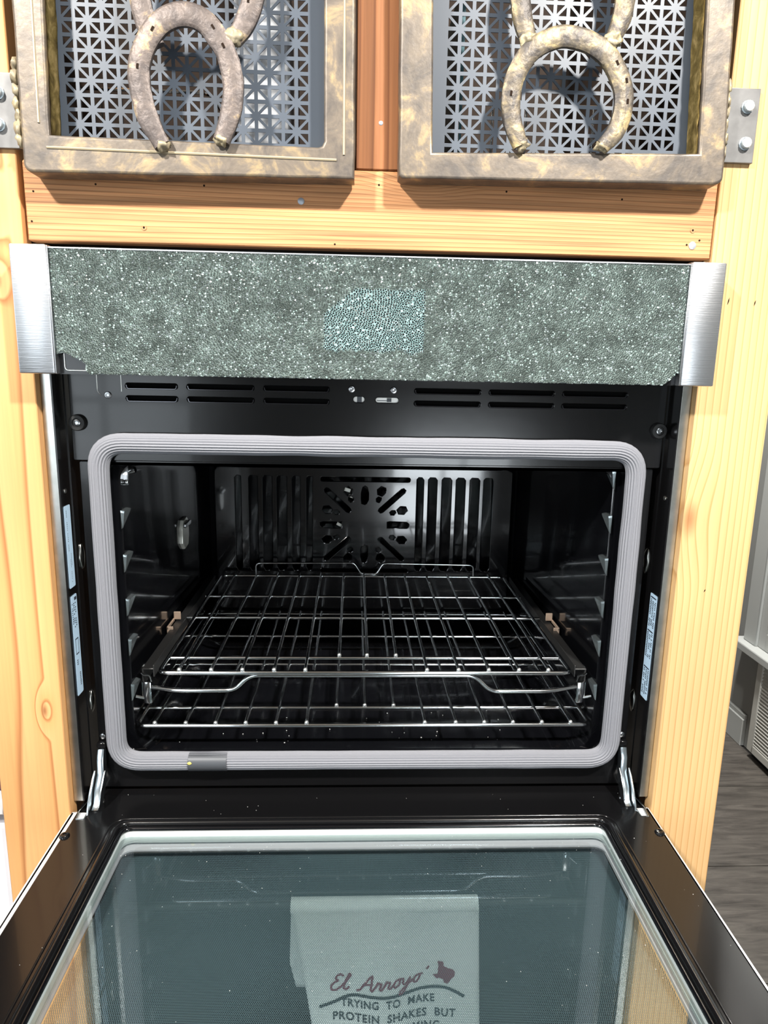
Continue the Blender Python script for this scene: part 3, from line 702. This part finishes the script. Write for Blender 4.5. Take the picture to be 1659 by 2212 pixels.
# cavity
def cavity():
    secs = [(.031, .320, .322, .8440, 1.2400, .020), (.0335, .3225, .3245, .8395, 1.2440, .018), (.050, .3235, .3255, .8385, 1.2330, .018), (.052, .3120, .3130, .8385, 1.2300, .022), (.10, .3115, .3125, .8370, 1.240, .03),
            (.46, .3060, .3060, .8350, 1.240, .045), (.515, .300, .300, .845, 1.235, .06), (.53, .270, .270, .87, 1.21, .06)]
    bm = bmesh.new(); rg = []
    for y, a, b, z0, z1, r in secs: rg.append([bm.verts.new((u, y, v)) for u, v in rrect(-a, b, z0, z1, r, 6)])
    n = len(rg[0])
    for A, B in zip(rg, rg[1:]):
        for j in range(n): bm.faces.new((A[j], A[(j + 1) % n], B[(j + 1) % n], B[j]))
    bm.faces.new(rg[-1])
    bmesh.ops.recalc_face_normals(bm, faces=bm.faces)
    bmesh.ops.reverse_faces(bm, faces=bm.faces)
    return obj('cavity', bm, MT['enamel'], ov, smooth=50)
cav = cavity()
# rear convection panel
bp_ = [rrect(-.285, .285, .872, 1.165, .012, 4)]
def vslot(a, b, z0, z1, s):
    c = .004
    bp_.append([(a, z0 + c * 2), (a + c * .6, z0 + c * .4) if s > 0 else (a + c, z0), (b - c, z0) if s > 0 else (b - c * .6, z0 + c * .4), (b, z0 + c * 2), (b, z1 - c * 1.2) if s > 0 else (b, z1 - c * .4), (b - c * .9, z1) if s < 0 else (b - c * .9, z1 - c * .1),
               (a + c * .9, z1), (a, z1 - c)])
SV = [(-.2469, -.2357), (-.2209, -.2042), (-.1943, -.1771), (-.1676, -.1491), (-.1386, -.1238), (-.1114, -.1001), (.1001, .1130), (.1223, .1388), (.1486, .1670), (.1759, .1934), (.2027, .2212), (.2293, .2476)]
for i, (a, b) in enumerate(SV): vslot(a, b, .962, 1.1485, 1 if i > 5 else -1)
bp_.append(rrect(-.0845, .0870, 1.1395, 1.1475, .0035, 3)); bp_.append(rrect(-.0845, .0870, .9590, .9660, .003, 3))
C0 = (.0006, 1.0545)
def rp(poly, ang, sx=1., sz=.92):
    c, s = math.cos(ang), math.sin(ang)
    return [(C0[0] + (x * c - z * s) * sx, C0[1] + (x * s + z * c) * sz) for x, z in poly]
LENS = [(-.0062, .046), (-.0068, .055), (-.0068, .068), (-.0045, .0800), (0, .0830), (.0045, .0800), (.0068, .068), (.0068, .055), (.0045, .047), (0, .044)]
TRAP = [(-.0062, .044), (-.0075, .048), (-.0062, .082), (-.0020, .086), (.0040, .086), (.0062, .082), (.0062, .044)]
DIAG = [(-.0050, .044), (-.0050, .104), (-.0028, .108), (.0028, .108), (.0050, .104), (.0050, .044), (.0028, .040), (-.0028, .040)]
for a in (0, 180): bp_.append(rp(LENS, math.radians(a)))
for a in (90, 270): bp_.append(rp(TRAP, math.radians(a)))
for a in (45, 135, 225, 315): bp_.append(rp(DIAG, math.radians(a)))
for a in range(8):
    m_ = math.radians(45 * a + 22.5); sg = 1 if a % 2 == 0 else -1
    def hexa(cx, cz, r, e): return [(cx + r * math.cos(math.radians(60 * k)) * e, cz + r * math.sin(math.radians(60 * k))) for k in range(6)]
    bp_.append(rp(hexa(sg * -.002, .079, .0105, .85), m_)); bp_.append(rp(hexa(sg * -.004, .0605, .0062, .85), m_))
bk = plate('convection_panel', bp_, .0034, MT['enamel'], ov, .0013, off=(0, .4900, 0))
# bright fan blade edges seen through the holes
for i, (x, z, w, h, r) in enumerate(((-.033, 1.121, .012, .007, .3), (-.026, 1.109, .010, .006, .3), (-.048, 1.052, .012, .006, .5), (-.058, 1.038, .008, .010, .2))):
    bm = bmesh.new(); box_bm(bm, -w / 2, w / 2, -.001, .001, -h / 2, h / 2, .0005)
    bmesh.ops.transform(bm, matrix=Matrix.Translation((x, .5000, z)) @ Matrix.Rotation(r, 4, 'Y'), verts=bm.verts)
    obj('fan_blade', bm, MT['lens'], bk)
# side wall rack guides
def guide_bm(s):
    bm = bmesh.new(); h = .021
    f = [(0, 0, 0), (s * .0, .0, 0), ]
    pts = [(0, .0, .0), (-s * .0040, .001, -.0005), (-s * .0060, .0200, -.0005), (0, .022, 0), (0, .0, -h), (-s * .0010, .003, -h * .95), (-s * .0045, .001, .0020), (-s * .0065, .0200, .0020), (0, 0, .0028), (0, .022, .0028)]
    v = [bm.verts.new(p) for p in pts]
    for q in ((1, 2, 5), (0, 1, 5, 4), (2, 3, 4, 5), (6, 7, 2, 1), (8, 6, 1, 0), (7, 9, 3, 2), (8, 9, 7, 6)):
        bm.faces.new([v[k] for k in q])
    bmesh.ops.recalc_face_normals(bm, faces=bm.faces); return bm
for s, x in ((-1, -.3120), (1, .3130)):
    g = None
    zs = (1.168, 1.111, 1.052, .997, .9335) + ((1.226,) if s > 0 else ())
    for z in zs:
        if g is None:
            g = obj('rack_guide', guide_bm(s), MT['guide'], cav); g.location = (x, .046, z); g.matrix_parent_inverse = world_inv(cav)
        else: copy_at(g, (x, .046, z), cav)
# lamp and probe fittings
ln = plate('oven_lamp', [[(.310, 1.060), (.322, 1.048), (.345, 1.050), (.352, 1.066), (.352, 1.092), (.342, 1.100), (.318, 1.098), (.310, 1.086)]], .008, MT['lens'], ov, .002, M_SIDE, (-.3065, 0, 0), label='pale glass oven lamp on the left wall')
plate('lamp_clip', [rrect(.312, .350, 1.086, 1.093, .002, 2)], .004, MT['chrome_d'], ln, .0008, M_SIDE, (-.3000, 0, 0))
pb = plate('probe_bracket', [rrect(-.3145, -.306, 1.200, 1.229, .001, 1)], .0012, MT['chrome_d'], ov, off=(0, .066, 0), label='steel probe socket bracket')
bm = bmesh.new(); mwp = Matrix.Translation((-.3115, .072, 1.2165)) @ Matrix.Rotation(math.radians(78), 4, 'Y')
lathe(bm, [(.0078, 0), (.0078, .0035), (.0066, .0042)], 6, mwp); lathe(bm, [(.0046, .0042), (.0046, .0125), (.0036, .0132), (.0028, .0128), (.0026, .006), (.0002, .006)], 16, mwp)
bmesh.ops.recalc_face_normals(bm, faces=bm.faces); obj('probe_socket', bm, MT['chrome'], pb, smooth=30)
turned('screw', [(.0036, 0), (.0034, .0012), (.0018, .002), (.0002, .0021)], (-.3095, .0650, 1.2035), MT['chrome'], pb, 12)
# gasket
def gasket():
    path = fillet([(-.3255, .0195, .8410), (-.3255, .0195, 1.2580), (.3275, .0195, 1.2580), (.3275, .0195, .8410)], .032, 9, True)
    dense = []
    for a, b in zip(path, path[1:] + path[:1]):
        k = max(1, int((b - a).length / .012))
        for i in range(k): dense.append(a.lerp(b, i / k))
    prof = []; n = 132
    for i in range(n):
        a = 2 * math.pi * i / n; rib = 1 + .07 * math.cos(22 * a)
        prof.append((.0115 * math.cos(a) * rib, .0100 * math.sin(a) * rib))
    bm = bmesh.new(); sc = [1 + .07 * noise.noise(p * 22) for p in dense]
    sweep(bm, dense, prof, True, (0, -1, 0), True, sc); bmesh.ops.recalc_face_normals(bm, faces=bm.faces)
    return obj('gasket', bm, MT['gasket'], ov, smooth=True, label='grey woven door gasket')
gk = gasket()
tube('gasket_sleeve', [(-.2326, .0195, .8405), (-.1830, .0195, .8405)], .0123, MT['clip'], gk, 20, label='dark splice sleeve')
blob('yellow_fleck', (-.2300, .0073, .8445), .0030, .0008, .0022, MT['yellow'], gk, .3, 4, 2)

# control panel
cp = boxes('control_panel', [(-.3405, .3405, -.036, .0235, 1.3385, 1.4660)], MT['sheet'], ov, label='control panel with crazed safety glass')
tube('inner_rim', fillet([(-.3335, -.0362, 1.365), (-.3335, -.0362, 1.3425), (-.300, -.0362, 1.3425)], .004, 4), .0007, MT['galv'], cp, 6)
box('top_edge', -.3405, .3405, -.0445, -.030, 1.4662, 1.4676, MT['steel'], cp)
for s in (-1, 1):
    a, b = sorted((s * .3775, s * .3400)); ec = box('end_cap', a, b, -.0475, .0, 1.3385, 1.4695, MT['steel'], cp, bev=.0018, seg=2, label='brushed steel end cap')
    a, b = sorted((s * .3400, s * .3388)); box('cap_flange', a, b, -.0462, -.036, 1.3390, 1.4690, MT['steel'], ec, bev=.0004)
# crazed glass: Voronoi fragments, radiating from the point of impact
def shards():
    X0, X1, Z0, Z1 = -.3386, .3386, 1.3386, 1.4664
    I = Vector((-.084, 1.424)); RM = .105
    rnd = random.Random(11); P = []
    st = .00225
    nz = int((Z1 - Z0) / (st * .88)) + 2; nx = int((X1 - X0) / st) + 2
    for j in range(-1, nz + 1):
        for i in range(-1, nx + 1):
            x = X0 + (i + .5 * (j % 2)) * st + rnd.uniform(-1, 1) * st * .5; z = Z0 + j * st * .88 + rnd.uniform(-1, 1) * st * .5
            d = math.hypot(x - I.x, z - I.y)
            if d > RM: P.append((x, z))
    r = .0012
    while r < RM:
        dr = .0019 + .0009 * min(1, r / .03); m = max(4, int(2 * math.pi * r / (.00145 + .0005 * r / RM)))
        ph = rnd.random() * 6.3
        for k in range(m):
            a = ph + 2 * math.pi * (k + rnd.uniform(-.3, .3)) / m; rr = r + rnd.uniform(-.35, .35) * dr
            x, z = I.x + rr * math.cos(a), I.y + rr * math.sin(a)
            if X0 - .003 < x < X1 + .003 and Z0 - .003 < z < Z1 + .003: P.append((x, z))
        r += dr
    G = {}; cs = .0034
    for i, (x, z) in enumerate(P): G.setdefault((int(x // cs), int(z // cs)), []).append(i)
    verts = []; faces = []; mi = []
    BL = ((-.3389, 1.3601), (-.332, 1.3615), (-.3265, 1.3600), (-.3215, 1.3565), (-.3150, 1.3545), (-.3085, 1.3495), (-.3095, 1.3440), (-.3060, 1.3386))
    def gone(x, z):
        if x < BL[-1][0] + .0 and z < 1.3615:
            for (xa, za), (xb, zb) in zip(BL, BL[1:]):
                if xa <= x <= xb and z < za + (zb - za) * (x - xa) / (xb - xa): return True
            if x < -.3095 and z < 1.344: return True
        if x > .3225 and z < 1.3386 + (x - .3225) * .95: return True
        if .2290 < x < .262 and z < 1.3402: return True
        return False
    def disp(x, z):
        return -.0545 + .012 * max(0, (1.4165 - z) / .03) * 0 < x < .0535 and 1.3690 + .006 * noise.noise((x * 60, 2, 0)) < z < 1.4340 - max(0, (-.02 - x)) * .75
    for i, (x, z) in enumerate(P):
        if x < X0 or x > X1 or z < Z0 or z > Z1 or gone(x, z): continue
        poly = [(X0, Z0), (X1, Z0), (X1, Z1), (X0, Z1)]
        w = .006; poly = [(max(X0, x - w), max(Z0, z - w)), (min(X1, x + w), max(Z0, z - w)), (min(X1, x + w), min(Z1, z + w)), (max(X0, x - w), min(Z1, z + w))]
        ci, cj = int(x // cs), int(z // cs); nb = []
        for a in (-1, 0, 1):
            for b in (-1, 0, 1):
                for k in G.get((ci + a, cj + b), ()):
                    if k != i: nb.append((( P[k][0] - x) ** 2 + (P[k][1] - z) ** 2, k))
        nb.sort()
        for d2, k in nb[:16]:
            px, pz = P[k]; nx_, nz_ = px - x, pz - z; c = (px * px + pz * pz - x * x - z * z) / 2
            out = []
            m = len(poly)
            for q in range(m):
                A, B = poly[q], poly[(q + 1) % m]; da = A[0] * nx_ + A[1] * nz_ - c; db = B[0] * nx_ + B[1] * nz_ - c
                if da <= 0: out.append(A)
                if (da < 0 < db) or (db < 0 < da):
                    t = da / (da - db); out.append((A[0] + (B[0] - A[0]) * t, A[1] + (B[1] - A[1]) * t))
            poly = out
            if len(poly) < 3: break
        if len(poly) < 3: continue
        cx = sum(p[0] for p in poly) / len(poly); cz = sum(p[1] for p in poly) / len(poly)
        dsp = disp(x, z)
        tx, tz = rnd.uniform(-1, 1) * .30, rnd.uniform(-1, 1) * .30
        up = rnd.uniform(0, .0005)
        s1, s2 = (1.0, .77) if dsp else (1.0, .50 + rnd.random() * .22)
        n = len(poly); base = len(verts); yb = -.0425
        for (px, pz) in poly: verts.append((cx + (px - cx) * s1, yb, cz + (pz - cz) * s1))
        for (px, pz) in poly:
            dx, dz = (px - cx) * s2, (pz - cz) * s2
            verts.append((cx + dx, yb - .0014 - up - dx * tx - dz * tz, cz + dz))
        faces.append(tuple(range(base + n, base + 2 * n))); mi.append(1 if dsp else 0)
        for q in range(n):
            faces.append((base + q, base + (q + 1) % n, base + n + (q + 1) % n, base + n + q)); mi.append(3 if dsp else 2)
    me = bpy.data.meshes.new('shattered_glass'); me.from_pydata(verts, [], faces); me.update()
    bm = bmesh.new(); bm.from_mesh(me); bmesh.ops.recalc_face_normals(bm, faces=bm.faces)
    bm.normal_update()
    fix = [f for f in bm.faces if f.normal.y > 0]
    if fix: bmesh.ops.reverse_faces(bm, faces=fix)
    bm.to_mesh(me); bm.free()
    o = link('shattered_glass', me, [MT['shard'], MT['shard_b'], MT['crack'], MT['crack_b']], cp, kind='stuff', label='crazed teal grey safety glass')
    o.data.polygons.foreach_set('material_index', mi); o.data.update()
    return o
shards()
# thin backing sheet of the glass, with the broken-off corner
plate('glass_backing', [[(-.3386, 1.4664), (.3386, 1.4664), (.3386, 1.354), (.3228, 1.3392), (-.3065, 1.3390), (-.310, 1.3440), (-.3092, 1.3492), (-.315, 1.354), (-.3215, 1.356), (-.3265, 1.3595), (-.332, 1.361), (-.3386, 1.3598)]],
      .004, MT['crack'], cp, off=(0, -.0400, 0))

# ------------------------------------------------------------------ oven door (open, lying level)
DZ = .790
door = plate('oven_door', [rrect(-.3685, .3695, -.535, .043, .006, 3), rrect(-.3035, .3035, -.495, -.0415, .014, 5),
                           [(-.3665, -.012), (-.3645, -.028), (-.3555, -.028), (-.3510, .030), (-.3600, .036)], [(.3675, -.014), (.3655, -.032), (.3565, -.032), (.3520, .028), (.3610, .034)]],
             .003, MT['sheet'], ov, .0009, M_TOP, (0, 0, DZ - .0015), label='open oven door with black inner frame and teal glass')
plate('outer_skin', [rrect(-.3815, .3785, -.545, -.004, .004, 3), rrect(-.300, .300, -.490, -.050, .010, 4)], .034, MT['satin'], door, .0075, M_TOP, (0, 0, DZ - .0200), label='stainless steel outer shell')
def rim(name, x, y0, y1, z, r, rad, mat):
    return tube(name, fillet([(-x, y0, z), (x, y0, z), (x, y1, z), (-x, y1, z)], rad, 6, True), r, mat, door, 10, True)
rim('window_bead', .3085, -.0375, -.500, DZ + .0002, .0048, .016, MT['sheet'])
rim('window_bead', .3020, -.0445, -.494, DZ - .0025, .0030, .014, MT['enamel'])
rim('frame_crease', .3180, -.0280, -.508, DZ - .0006, .0016, .02, MT['sheet'])
plate('inner_pane', [rrect(-.3025, .3025, -.494, -.0435, .012, 5)], .004, MT['glass'], door, 0, M_TOP, (0, 0, DZ - .0070), label='clear teal inner glass')
plate('spacer', [rrect(-.3005, .3005, -.492, -.045, .012, 5), rrect(-.2965, .2965, -.489, -.0560, .012, 5)], .003, pbr('pale_glass_seal', (.34, .375, .37), .4, .2), door, 0, M_TOP, (0, 0, DZ - .0115))
plate('spacer_lip', [rrect(-.2970, .2970, -.4890, -.0555, .012, 5), rrect(-.2940, .2940, -.486, -.0660, .012, 5)], .002, MT['shade_and_lip'], door, 0, M_TOP, (0, 0, DZ - .0165))
plate('outer_pane', [rrect(-.299, .299, -.488, -.051, .009, 5)], .0038, MT['frit'], door, 0, M_TOP, (0, 0, DZ - .0330), label='outer glass printed with a dark dot screen')
for x, y in ((-.3655, -.0600), (.3660, -.0640)):
    turned('screw', [(.0062, 0), (.0060, .0010), (.0045, .0028), (.0022, .0034), (.0018, .0022), (.0002, .0021)], (x, y, DZ), MT['sheet'], door, 18, M_TOP)
hb = boxes('handle', [(-.33, -.31, -.512, -.488, DZ - .085, DZ - .037), (.31, .33, -.512, -.488, DZ - .085, DZ - .037)], MT['steel'], door, .002)
tube('handle_bar', [(-.36, -.50, DZ - .092), (.36, -.50, DZ - .092)], .012, MT['steel'], door, 16)
# hinges
for s in (-1, 1):
    x = s * .3465
    h = plate('hinge', [[(.026, .858), (.019, .858), (.0135, .846), (.012, .826), (.000, .812), (-.006, .796), (-.014, .792), (-.010, .788), (.004, .790), (.012, .803), (.023, .822), (.026, .838)]], .0085, MT['zinc'], ov, .0008, M_SIDE, (x, 0, 0), label='zinc door hinge arm')
    plate('hinge_link', [[(.012, .832), (.004, .826), (-.008, .812), (-.018, .797), (-.022, .7865), (-.012, .785), (-.004, .795), (.006, .806), (.016, .818)]], .0025, MT['zinc'], h, .0005, M_SIDE, (x + s * .0070, 0, 0))
    plate('hinge_link', [[(.012, .832), (.004, .826), (-.008, .812), (-.014, .800), (-.004, .795), (.006, .806), (.016, .818)]], .0020, MT['zinc'], h, .0005, M_SIDE, (x - s * .0060, 0, 0))
    q = [(-.3665, -.012), (-.3645, -.028), (-.3555, -.028), (-.3510, .030), (-.3600, .036)] if s < 0 else [(.3675, -.014), (.3655, -.032), (.3565, -.032), (.3520, .028), (.3610, .034)]
    tube('slot_edge', [(u, v, DZ + .0001) for u, v in q], .0007, MT['zinc'], door, 6, True)
    box('hinge_slot_tray', *sorted((s * .3530, s * .3700)), -.027, -.012, .7858, .7865, MT['zinc'], door)
    box('hinge_slot_shade', *sorted((s * .3530, s * .3700)), -.012, .036, .7858, .7863, MT['black'], door)  # thin black sheet stands in for the shade inside the slot
    box('hinge_catch', x - .0060, x + .0060, .0215, .0295, .8585, .8655, MT['sheet'], ov, bev=.001)
    turned('screw', [(.0040, 0), (.0038, .0010), (.0022, .0014), (.0016, .0006), (.0002, .0005)], (x, .0290, .8715), MT['chrome_d'], ov, 14)
    turned('rivet', [(.0042, 0), (.0036, .0018), (.0012, .0028), (.0002, .0029)], (s * .3455, .008, DZ), MT['chrome_d'], door, 14, M_TOP)

# ================================================================== RACKS
def rack(name, loc_z, xh, y0, y1, bars, long_x, mid_x, ymid, lab, r=.0022):
    e = empty(name, (0, (y0 + y1) / 2, loc_z), lab, 'oven rack', 'wire racks in the oven')
    tube('frame_rod', fillet([(-xh, y0, loc_z - .0046), (xh, y0, loc_z - .0046), (xh, y1, loc_z - .0046), (-xh, y1, loc_z - .0046)], .012, 4, True), .0032, MT['chrome'], e, 10, True)
    for y, xa in bars: tube('cross_rod', [(-xa, y, loc_z - .0046), (xa, y, loc_z - .0046)], .0028, MT['chrome'], e, 8)
    for x in long_x:
        w = tube('wire', [(x, y0 - .001, loc_z), (x, y1, loc_z)], r, MT['chrome'], e, 8); blob('weld_bead', (x, y0 - .0012, loc_z + .0002), .0030, .0028, .0030, MT['bead'], w, .15, x * 50, 2)
    for x in mid_x:
        w = tube('wire', [(x, ymid, loc_z), (x, y1, loc_z)], r, MT['chrome'], e, 8); blob('weld_bead', (x, ymid - .001, loc_z + .0002), .0030, .0028, .0030, MT['bead'], w, .15, x * 50, 2)
    return e
ru = rack('oven_rack', .962, .272, .0370, .467, ((.084, .2685), (.240, .2835), (.345, .277)), [-.2454, -.2041, -.1638, -.1225, -.0816, .0788, .1208, .1612, .2017, .2411], [-.0382, .0002, .0401], .084,
          'upper chrome wire rack on dark side runners inside the oven')
rl = rack('oven_rack', .882, .307, .0450, .475, ((.0942, .3155), (.240, .307), (.36, .307)), [-.2829, -.2419, -.2023, -.1623, -.1218, -.0809, .0791, .1214, .1606, .1999, .2398, .2797], [-.0419, -.0017, .0392], .094,
          'lower chrome wire rack near the floor of the oven')
tube('back_stop', fillet([(-.2068, .467, .960), (-.2065, .467, .9795), (-.2003, .467, .9825), (-.0187, .467, .984), (-.0050, .467, .9625), (.0250, .467, .9625), (.0375, .467, .9837), (.2067, .467, .9814), (.2123, .467, .9780), (.2129, .467, .960)], .006, 4), .0021, MT['chrome'], ru, 8)
tube('pull_rod', fillet([(-.286, .052, .9295), (-.2500, .043, .9290), (-.1760, .043, .9295), (-.1560, .043, .9510), (.1440, .043, .9510), (.1660, .043, .9280), (.2450, .043, .9280), (.286, .052, .9300)], .012, 5), .0032, MT['chrome'], ru, 8)
for s in (-1, 1):
    bm = bmesh.new()
    a, b = sorted((s * .3010, s * .2855)); box_bm(bm, a, b, .060, .470, .9505, .9525, .0006)
    a, b = sorted((s * .2865, s * .2850)); box_bm(bm, a, b, .060, .470, .9405, .9570, .0004)
    a, b = sorted((s * .3015, s * .2995)); box_bm(bm, a, b, .060, .470, .9280, .9520, .0004)
    sr = obj('slide_rail', bm, pbr('dark_slide_rail', (.05, .05, .05), .35, .6), ru, label='dark slide rail')
    a, b = sorted((s * .3015, s * .2890)); box('end_tab', a, b, .0565, .0600, .903, .9345, MT['chrome'], sr, bev=.0016, seg=2)
    tube('end_hook', fillet([(s * .2885, .058, .9350), (s * .2905, .058, .9440), (s * .2985, .058, .9440), (s * .3015, .058, .9475)], .003, 3), .0014, MT['chrome'], sr, 6)
    tube('side_pin', [(s * .3000, .058, .9110), (s * .3090, .052, .9165)], .0022, MT['chrome'], sr, 8)
    bm = bmesh.new()
    a, b = sorted((s * .3040, s * .2930)); box_bm(bm, a, b, .236, .239, .9550, .9680, .0008)
    a, b = sorted((s * .3055, s * .2960)); box_bm(bm, a, b, .200, .203, .9440, .9570, .0008)
    a, b = sorted((s * .3055, s * .3030)); box_bm(bm, a, b, .200, .239, .9520, .9570, .0006)
    obj('stop_bracket', bm, MT['copper'], sr, label='bronze stop bracket')

# ================================================================== LOWER FRONT AND TOWEL
lf = empty('lower_drawer', (0, 0, .1), 'dark lower drawer front with a black bar handle beneath the open oven door', 'drawer')
box('front_panel', -.358, .358, -.010, .008, .12, .735, MT['lower'], lf, bev=.002)
for s in (-1, 1):
    a, b = sorted((s * .3768, s * .3655)); box('side_trim', a, b, -.001, .001, .12, .737, MT['galv'], lf)
bar = tube('handle', [(-.30, -.055, .684), (.30, -.055, .684)], .006, MT['rubber'], lf, 12)
for x in (-.27, .27): tube('handle_post', [(x, -.055, .684), (x, -.009, .684)], .005, MT['rubber'], lf, 8)

tw = empty('dish_towel', (.03, -.06, .35), 'white printed dish towel hanging over the bar beneath the oven door glass', 'towel')
def towel_y(x, z):
    t = max(0., min(1., (.69 - z) / .12))
    return -.0640 - t * (.0035 * math.sin((x + .094) * 58 + z * 2) + .003 * math.sin((x + .05) * 23)) - .0005
def cloth(name, edge, nx, nz, zt, zb, off, mat):
    bm = bmesh.new(); g = []
    for j in range(nz + 1):
        z = zt + (zb - zt) * j / nz; xa, xb = edge(z); r = []
        for i in range(nx + 1):
            x = xa + (xb - xa) * i / nx; r.append(bm.verts.new((x, towel_y(x, z) + off, z)))
        g.append(r)
    for a, b in zip(g, g[1:]):
        for i in range(nx): bm.faces.new((a[i], a[i + 1], b[i + 1], b[i]))
    bmesh.ops.recalc_face_normals(bm, faces=bm.faces)
    bmesh.ops.solidify(bm, geom=bm.faces[:], thickness=.0012)
    return obj(name, bm, mat, tw, smooth=True)
def e_front(z):
    t = (.6895 - z) / .19
    xa = -.0940 + .028 * min(1, max(0, t)) ** .9
    return (xa, .1432 + .010 * t)
cloth('towel_front', e_front, 40, 36, .6895, .33, 0, MT['towel'])
def e_back(z):
    t = (.6895 - z) / .137
    return (-.0945 - .004 * t + max(0, t - .72) * .035, -.02)
cloth('towel_back', e_back, 10, 18, .6850, .5535, .0170, MT['towel'])
bm = bmesh.new(); ra = []
for k in range(9):
    t = math.radians(200 - 220 * k / 8)
    ra.append([bm.verts.new((x, -.0555 + .0092 * math.cos(t), .6840 + .0092 * math.sin(t))) for x in (-.0942, .1432)])
for A, B in zip(ra, ra[1:]): bm.faces.new((A[0], A[1], B[1], B[0]))
bmesh.ops.recalc_face_normals(bm, faces=bm.faces); bmesh.ops.solidify(bm, geom=bm.faces[:], thickness=-.0010)
obj('towel_fold', bm, MT['towel'], tw, smooth=50)
def on_towel(o):
    for v in o.data.vertices:
        v.co.y = towel_y(v.co.x, v.co.z) - .0009 - (.0002 if v.co.y < -.0700 else 0)
    o.data.update()
def tprint(body, x, z, w, h, mat, rot, shear=0., name='lettering', space=1.):
    o = text(body, .03, (x, -.07, z), M_FRONT, mat, name, tw, .0002, shear, w, h, rot, space); on_towel(o); return o
STROKES = [[(.62, .85), (.45, 1.0), (.25, .92), (.20, .72), (.42, .58), (.18, .50), (.04, .28), (.15, .03), (.40, 0), (.66, .22), (.88, .60), (1.02, .95), (.90, 1.04), (.80, .60), (.80, .10), (.95, .02), (1.10, .20)],
           [(1.55, .02), (1.72, .05), (1.95, .55), (2.22, 1.0), (2.26, .50), (2.32, .06), (2.42, 0), (2.58, .30), (2.63, .52), (2.72, .42), (2.84, .44), (2.80, .10), (2.92, 0), (3.06, .30), (3.11, .52), (3.20, .42), (3.32, .44), (3.28, .10), (3.42, .02), (3.58, .28)],
           [(1.80, .36), (2.36, .42)],
           [(3.80, .48), (3.62, .40), (3.58, .15), (3.72, 0), (3.90, .14), (3.90, .38), (3.80, .48), (4.06, .44)],
           [(4.06, .46), (4.10, .15), (4.22, .05), (4.38, .20), (4.46, .48), (4.42, 0), (4.30, -.40), (4.08, -.50), (4.06, -.30), (4.40, 0), (4.66, .26)],
           [(4.90, .48), (4.72, .40), (4.68, .15), (4.82, 0), (5.0, .14), (5.0, .38), (4.90, .48), (5.14, .50)], [(5.28, .72), (5.36, .92)]]
for st_ in STROKES:
    pp = []
    for (u, v) in st_:
        uu = (u + .35 * v) * .0232; vv_ = v * .0245; ca, sa = math.cos(.105), math.sin(.105)
        pp.append((-.0460 + uu * ca - vv_ * sa, -.07, .5620 + uu * sa + vv_ * ca))
    bm = bmesh.new(); sweep(bm, fillet(pp, .006, 4), [(-.0013, -.0002), (.0013, -.0002), (.0013, .0002), (-.0013, .0002)], False, (0, -1, 0))
    on_towel(obj('script_lettering', bm, MT['maroon'], tw))
TX = [(.0880, .5850), (.0945, .5860), (.0950, .6000), (.0935, .6060), (.1010, .6055), (.1020, .5985), (.1075, .5955), (.1135, .5945), (.1165, .5905), (.1160, .5845), (.1120, .5790), (.1075, .5715), (.1035, .5730), (.1015, .5780), (.0965, .5800), (.0930, .5785)]
o = plate('state_outline', [TX], .0004, MT['maroon'], tw, off=(0, -.07, 0)); on_towel(o)
bm = bmesh.new()
sw = fillet([(-.0580, 0, .5395), (-.0400, 0, .5440), (-.0161, 0, .5595), (.0100, 0, .5590), (.0382, 0, .5575), (.0800, 0, .5650), (.1046, 0, .5665), (.1180, 0, .5610), (.1300, 0, .5530)], .02, 4)
sweep(bm, [(p.x, -.07, p.z) for p in sw], [(-.0022, -.0002), (.0022, -.0002), (.0022, .0002), (-.0022, .0002)], False, (0, -1, 0))
o = obj('swash_line', bm, MT['towelink'], tw); on_towel(o)
for body, x, z, w, h, rot in (('TRYING  TO  MAKE', -.0300, .5385, .1220, .0125, .03), ('PROTEIN  SHAKES  BUT', -.0400, .5170, .1600, .0130, .02), ('THEY  KEEP  COMING', -.0450, .4950, .1450, .0130, .03)):
    tprint(body, x, z, w, h, MT['towelink'], rot, 0, space=1.1)

# crumbs on the oven floor and dust on the door
def crumbs(name, n, fx, fy, z, par, seed, r0, r1):
    rnd = random.Random(seed); bm = bmesh.new()
    for i in range(n):
        x, y = rnd.uniform(*fx), rnd.uniform(*fy); q = rnd.uniform(r0, r1)
        m = Matrix.Translation((x, y, z + q * .5)) @ Matrix.Rotation(rnd.random() * 6, 4, 'Z') @ Matrix.Diagonal((rnd.uniform(.6, 1.6), rnd.uniform(.6, 1.2), .7, 1))
        bmesh.ops.create_icosphere(bm, subdivisions=1, radius=q, matrix=m)
    return obj(name, bm, pbr(name + '_tone', (.6, .6, .58), .7), par, kind='stuff')
crumbs('crumbs', 36, (-.27, .25), (.065, .16), .8378, cav, 3, .0003, .0009)
crumbs('dust', 90, (-.365, .365), (-.30, .03), DZ, door, 4, .0002, .0005)
crumbs('glass_dust', 60, (-.28, .28), (-.31, -.06), DZ - .0050, door, 5, .0002, .0005)
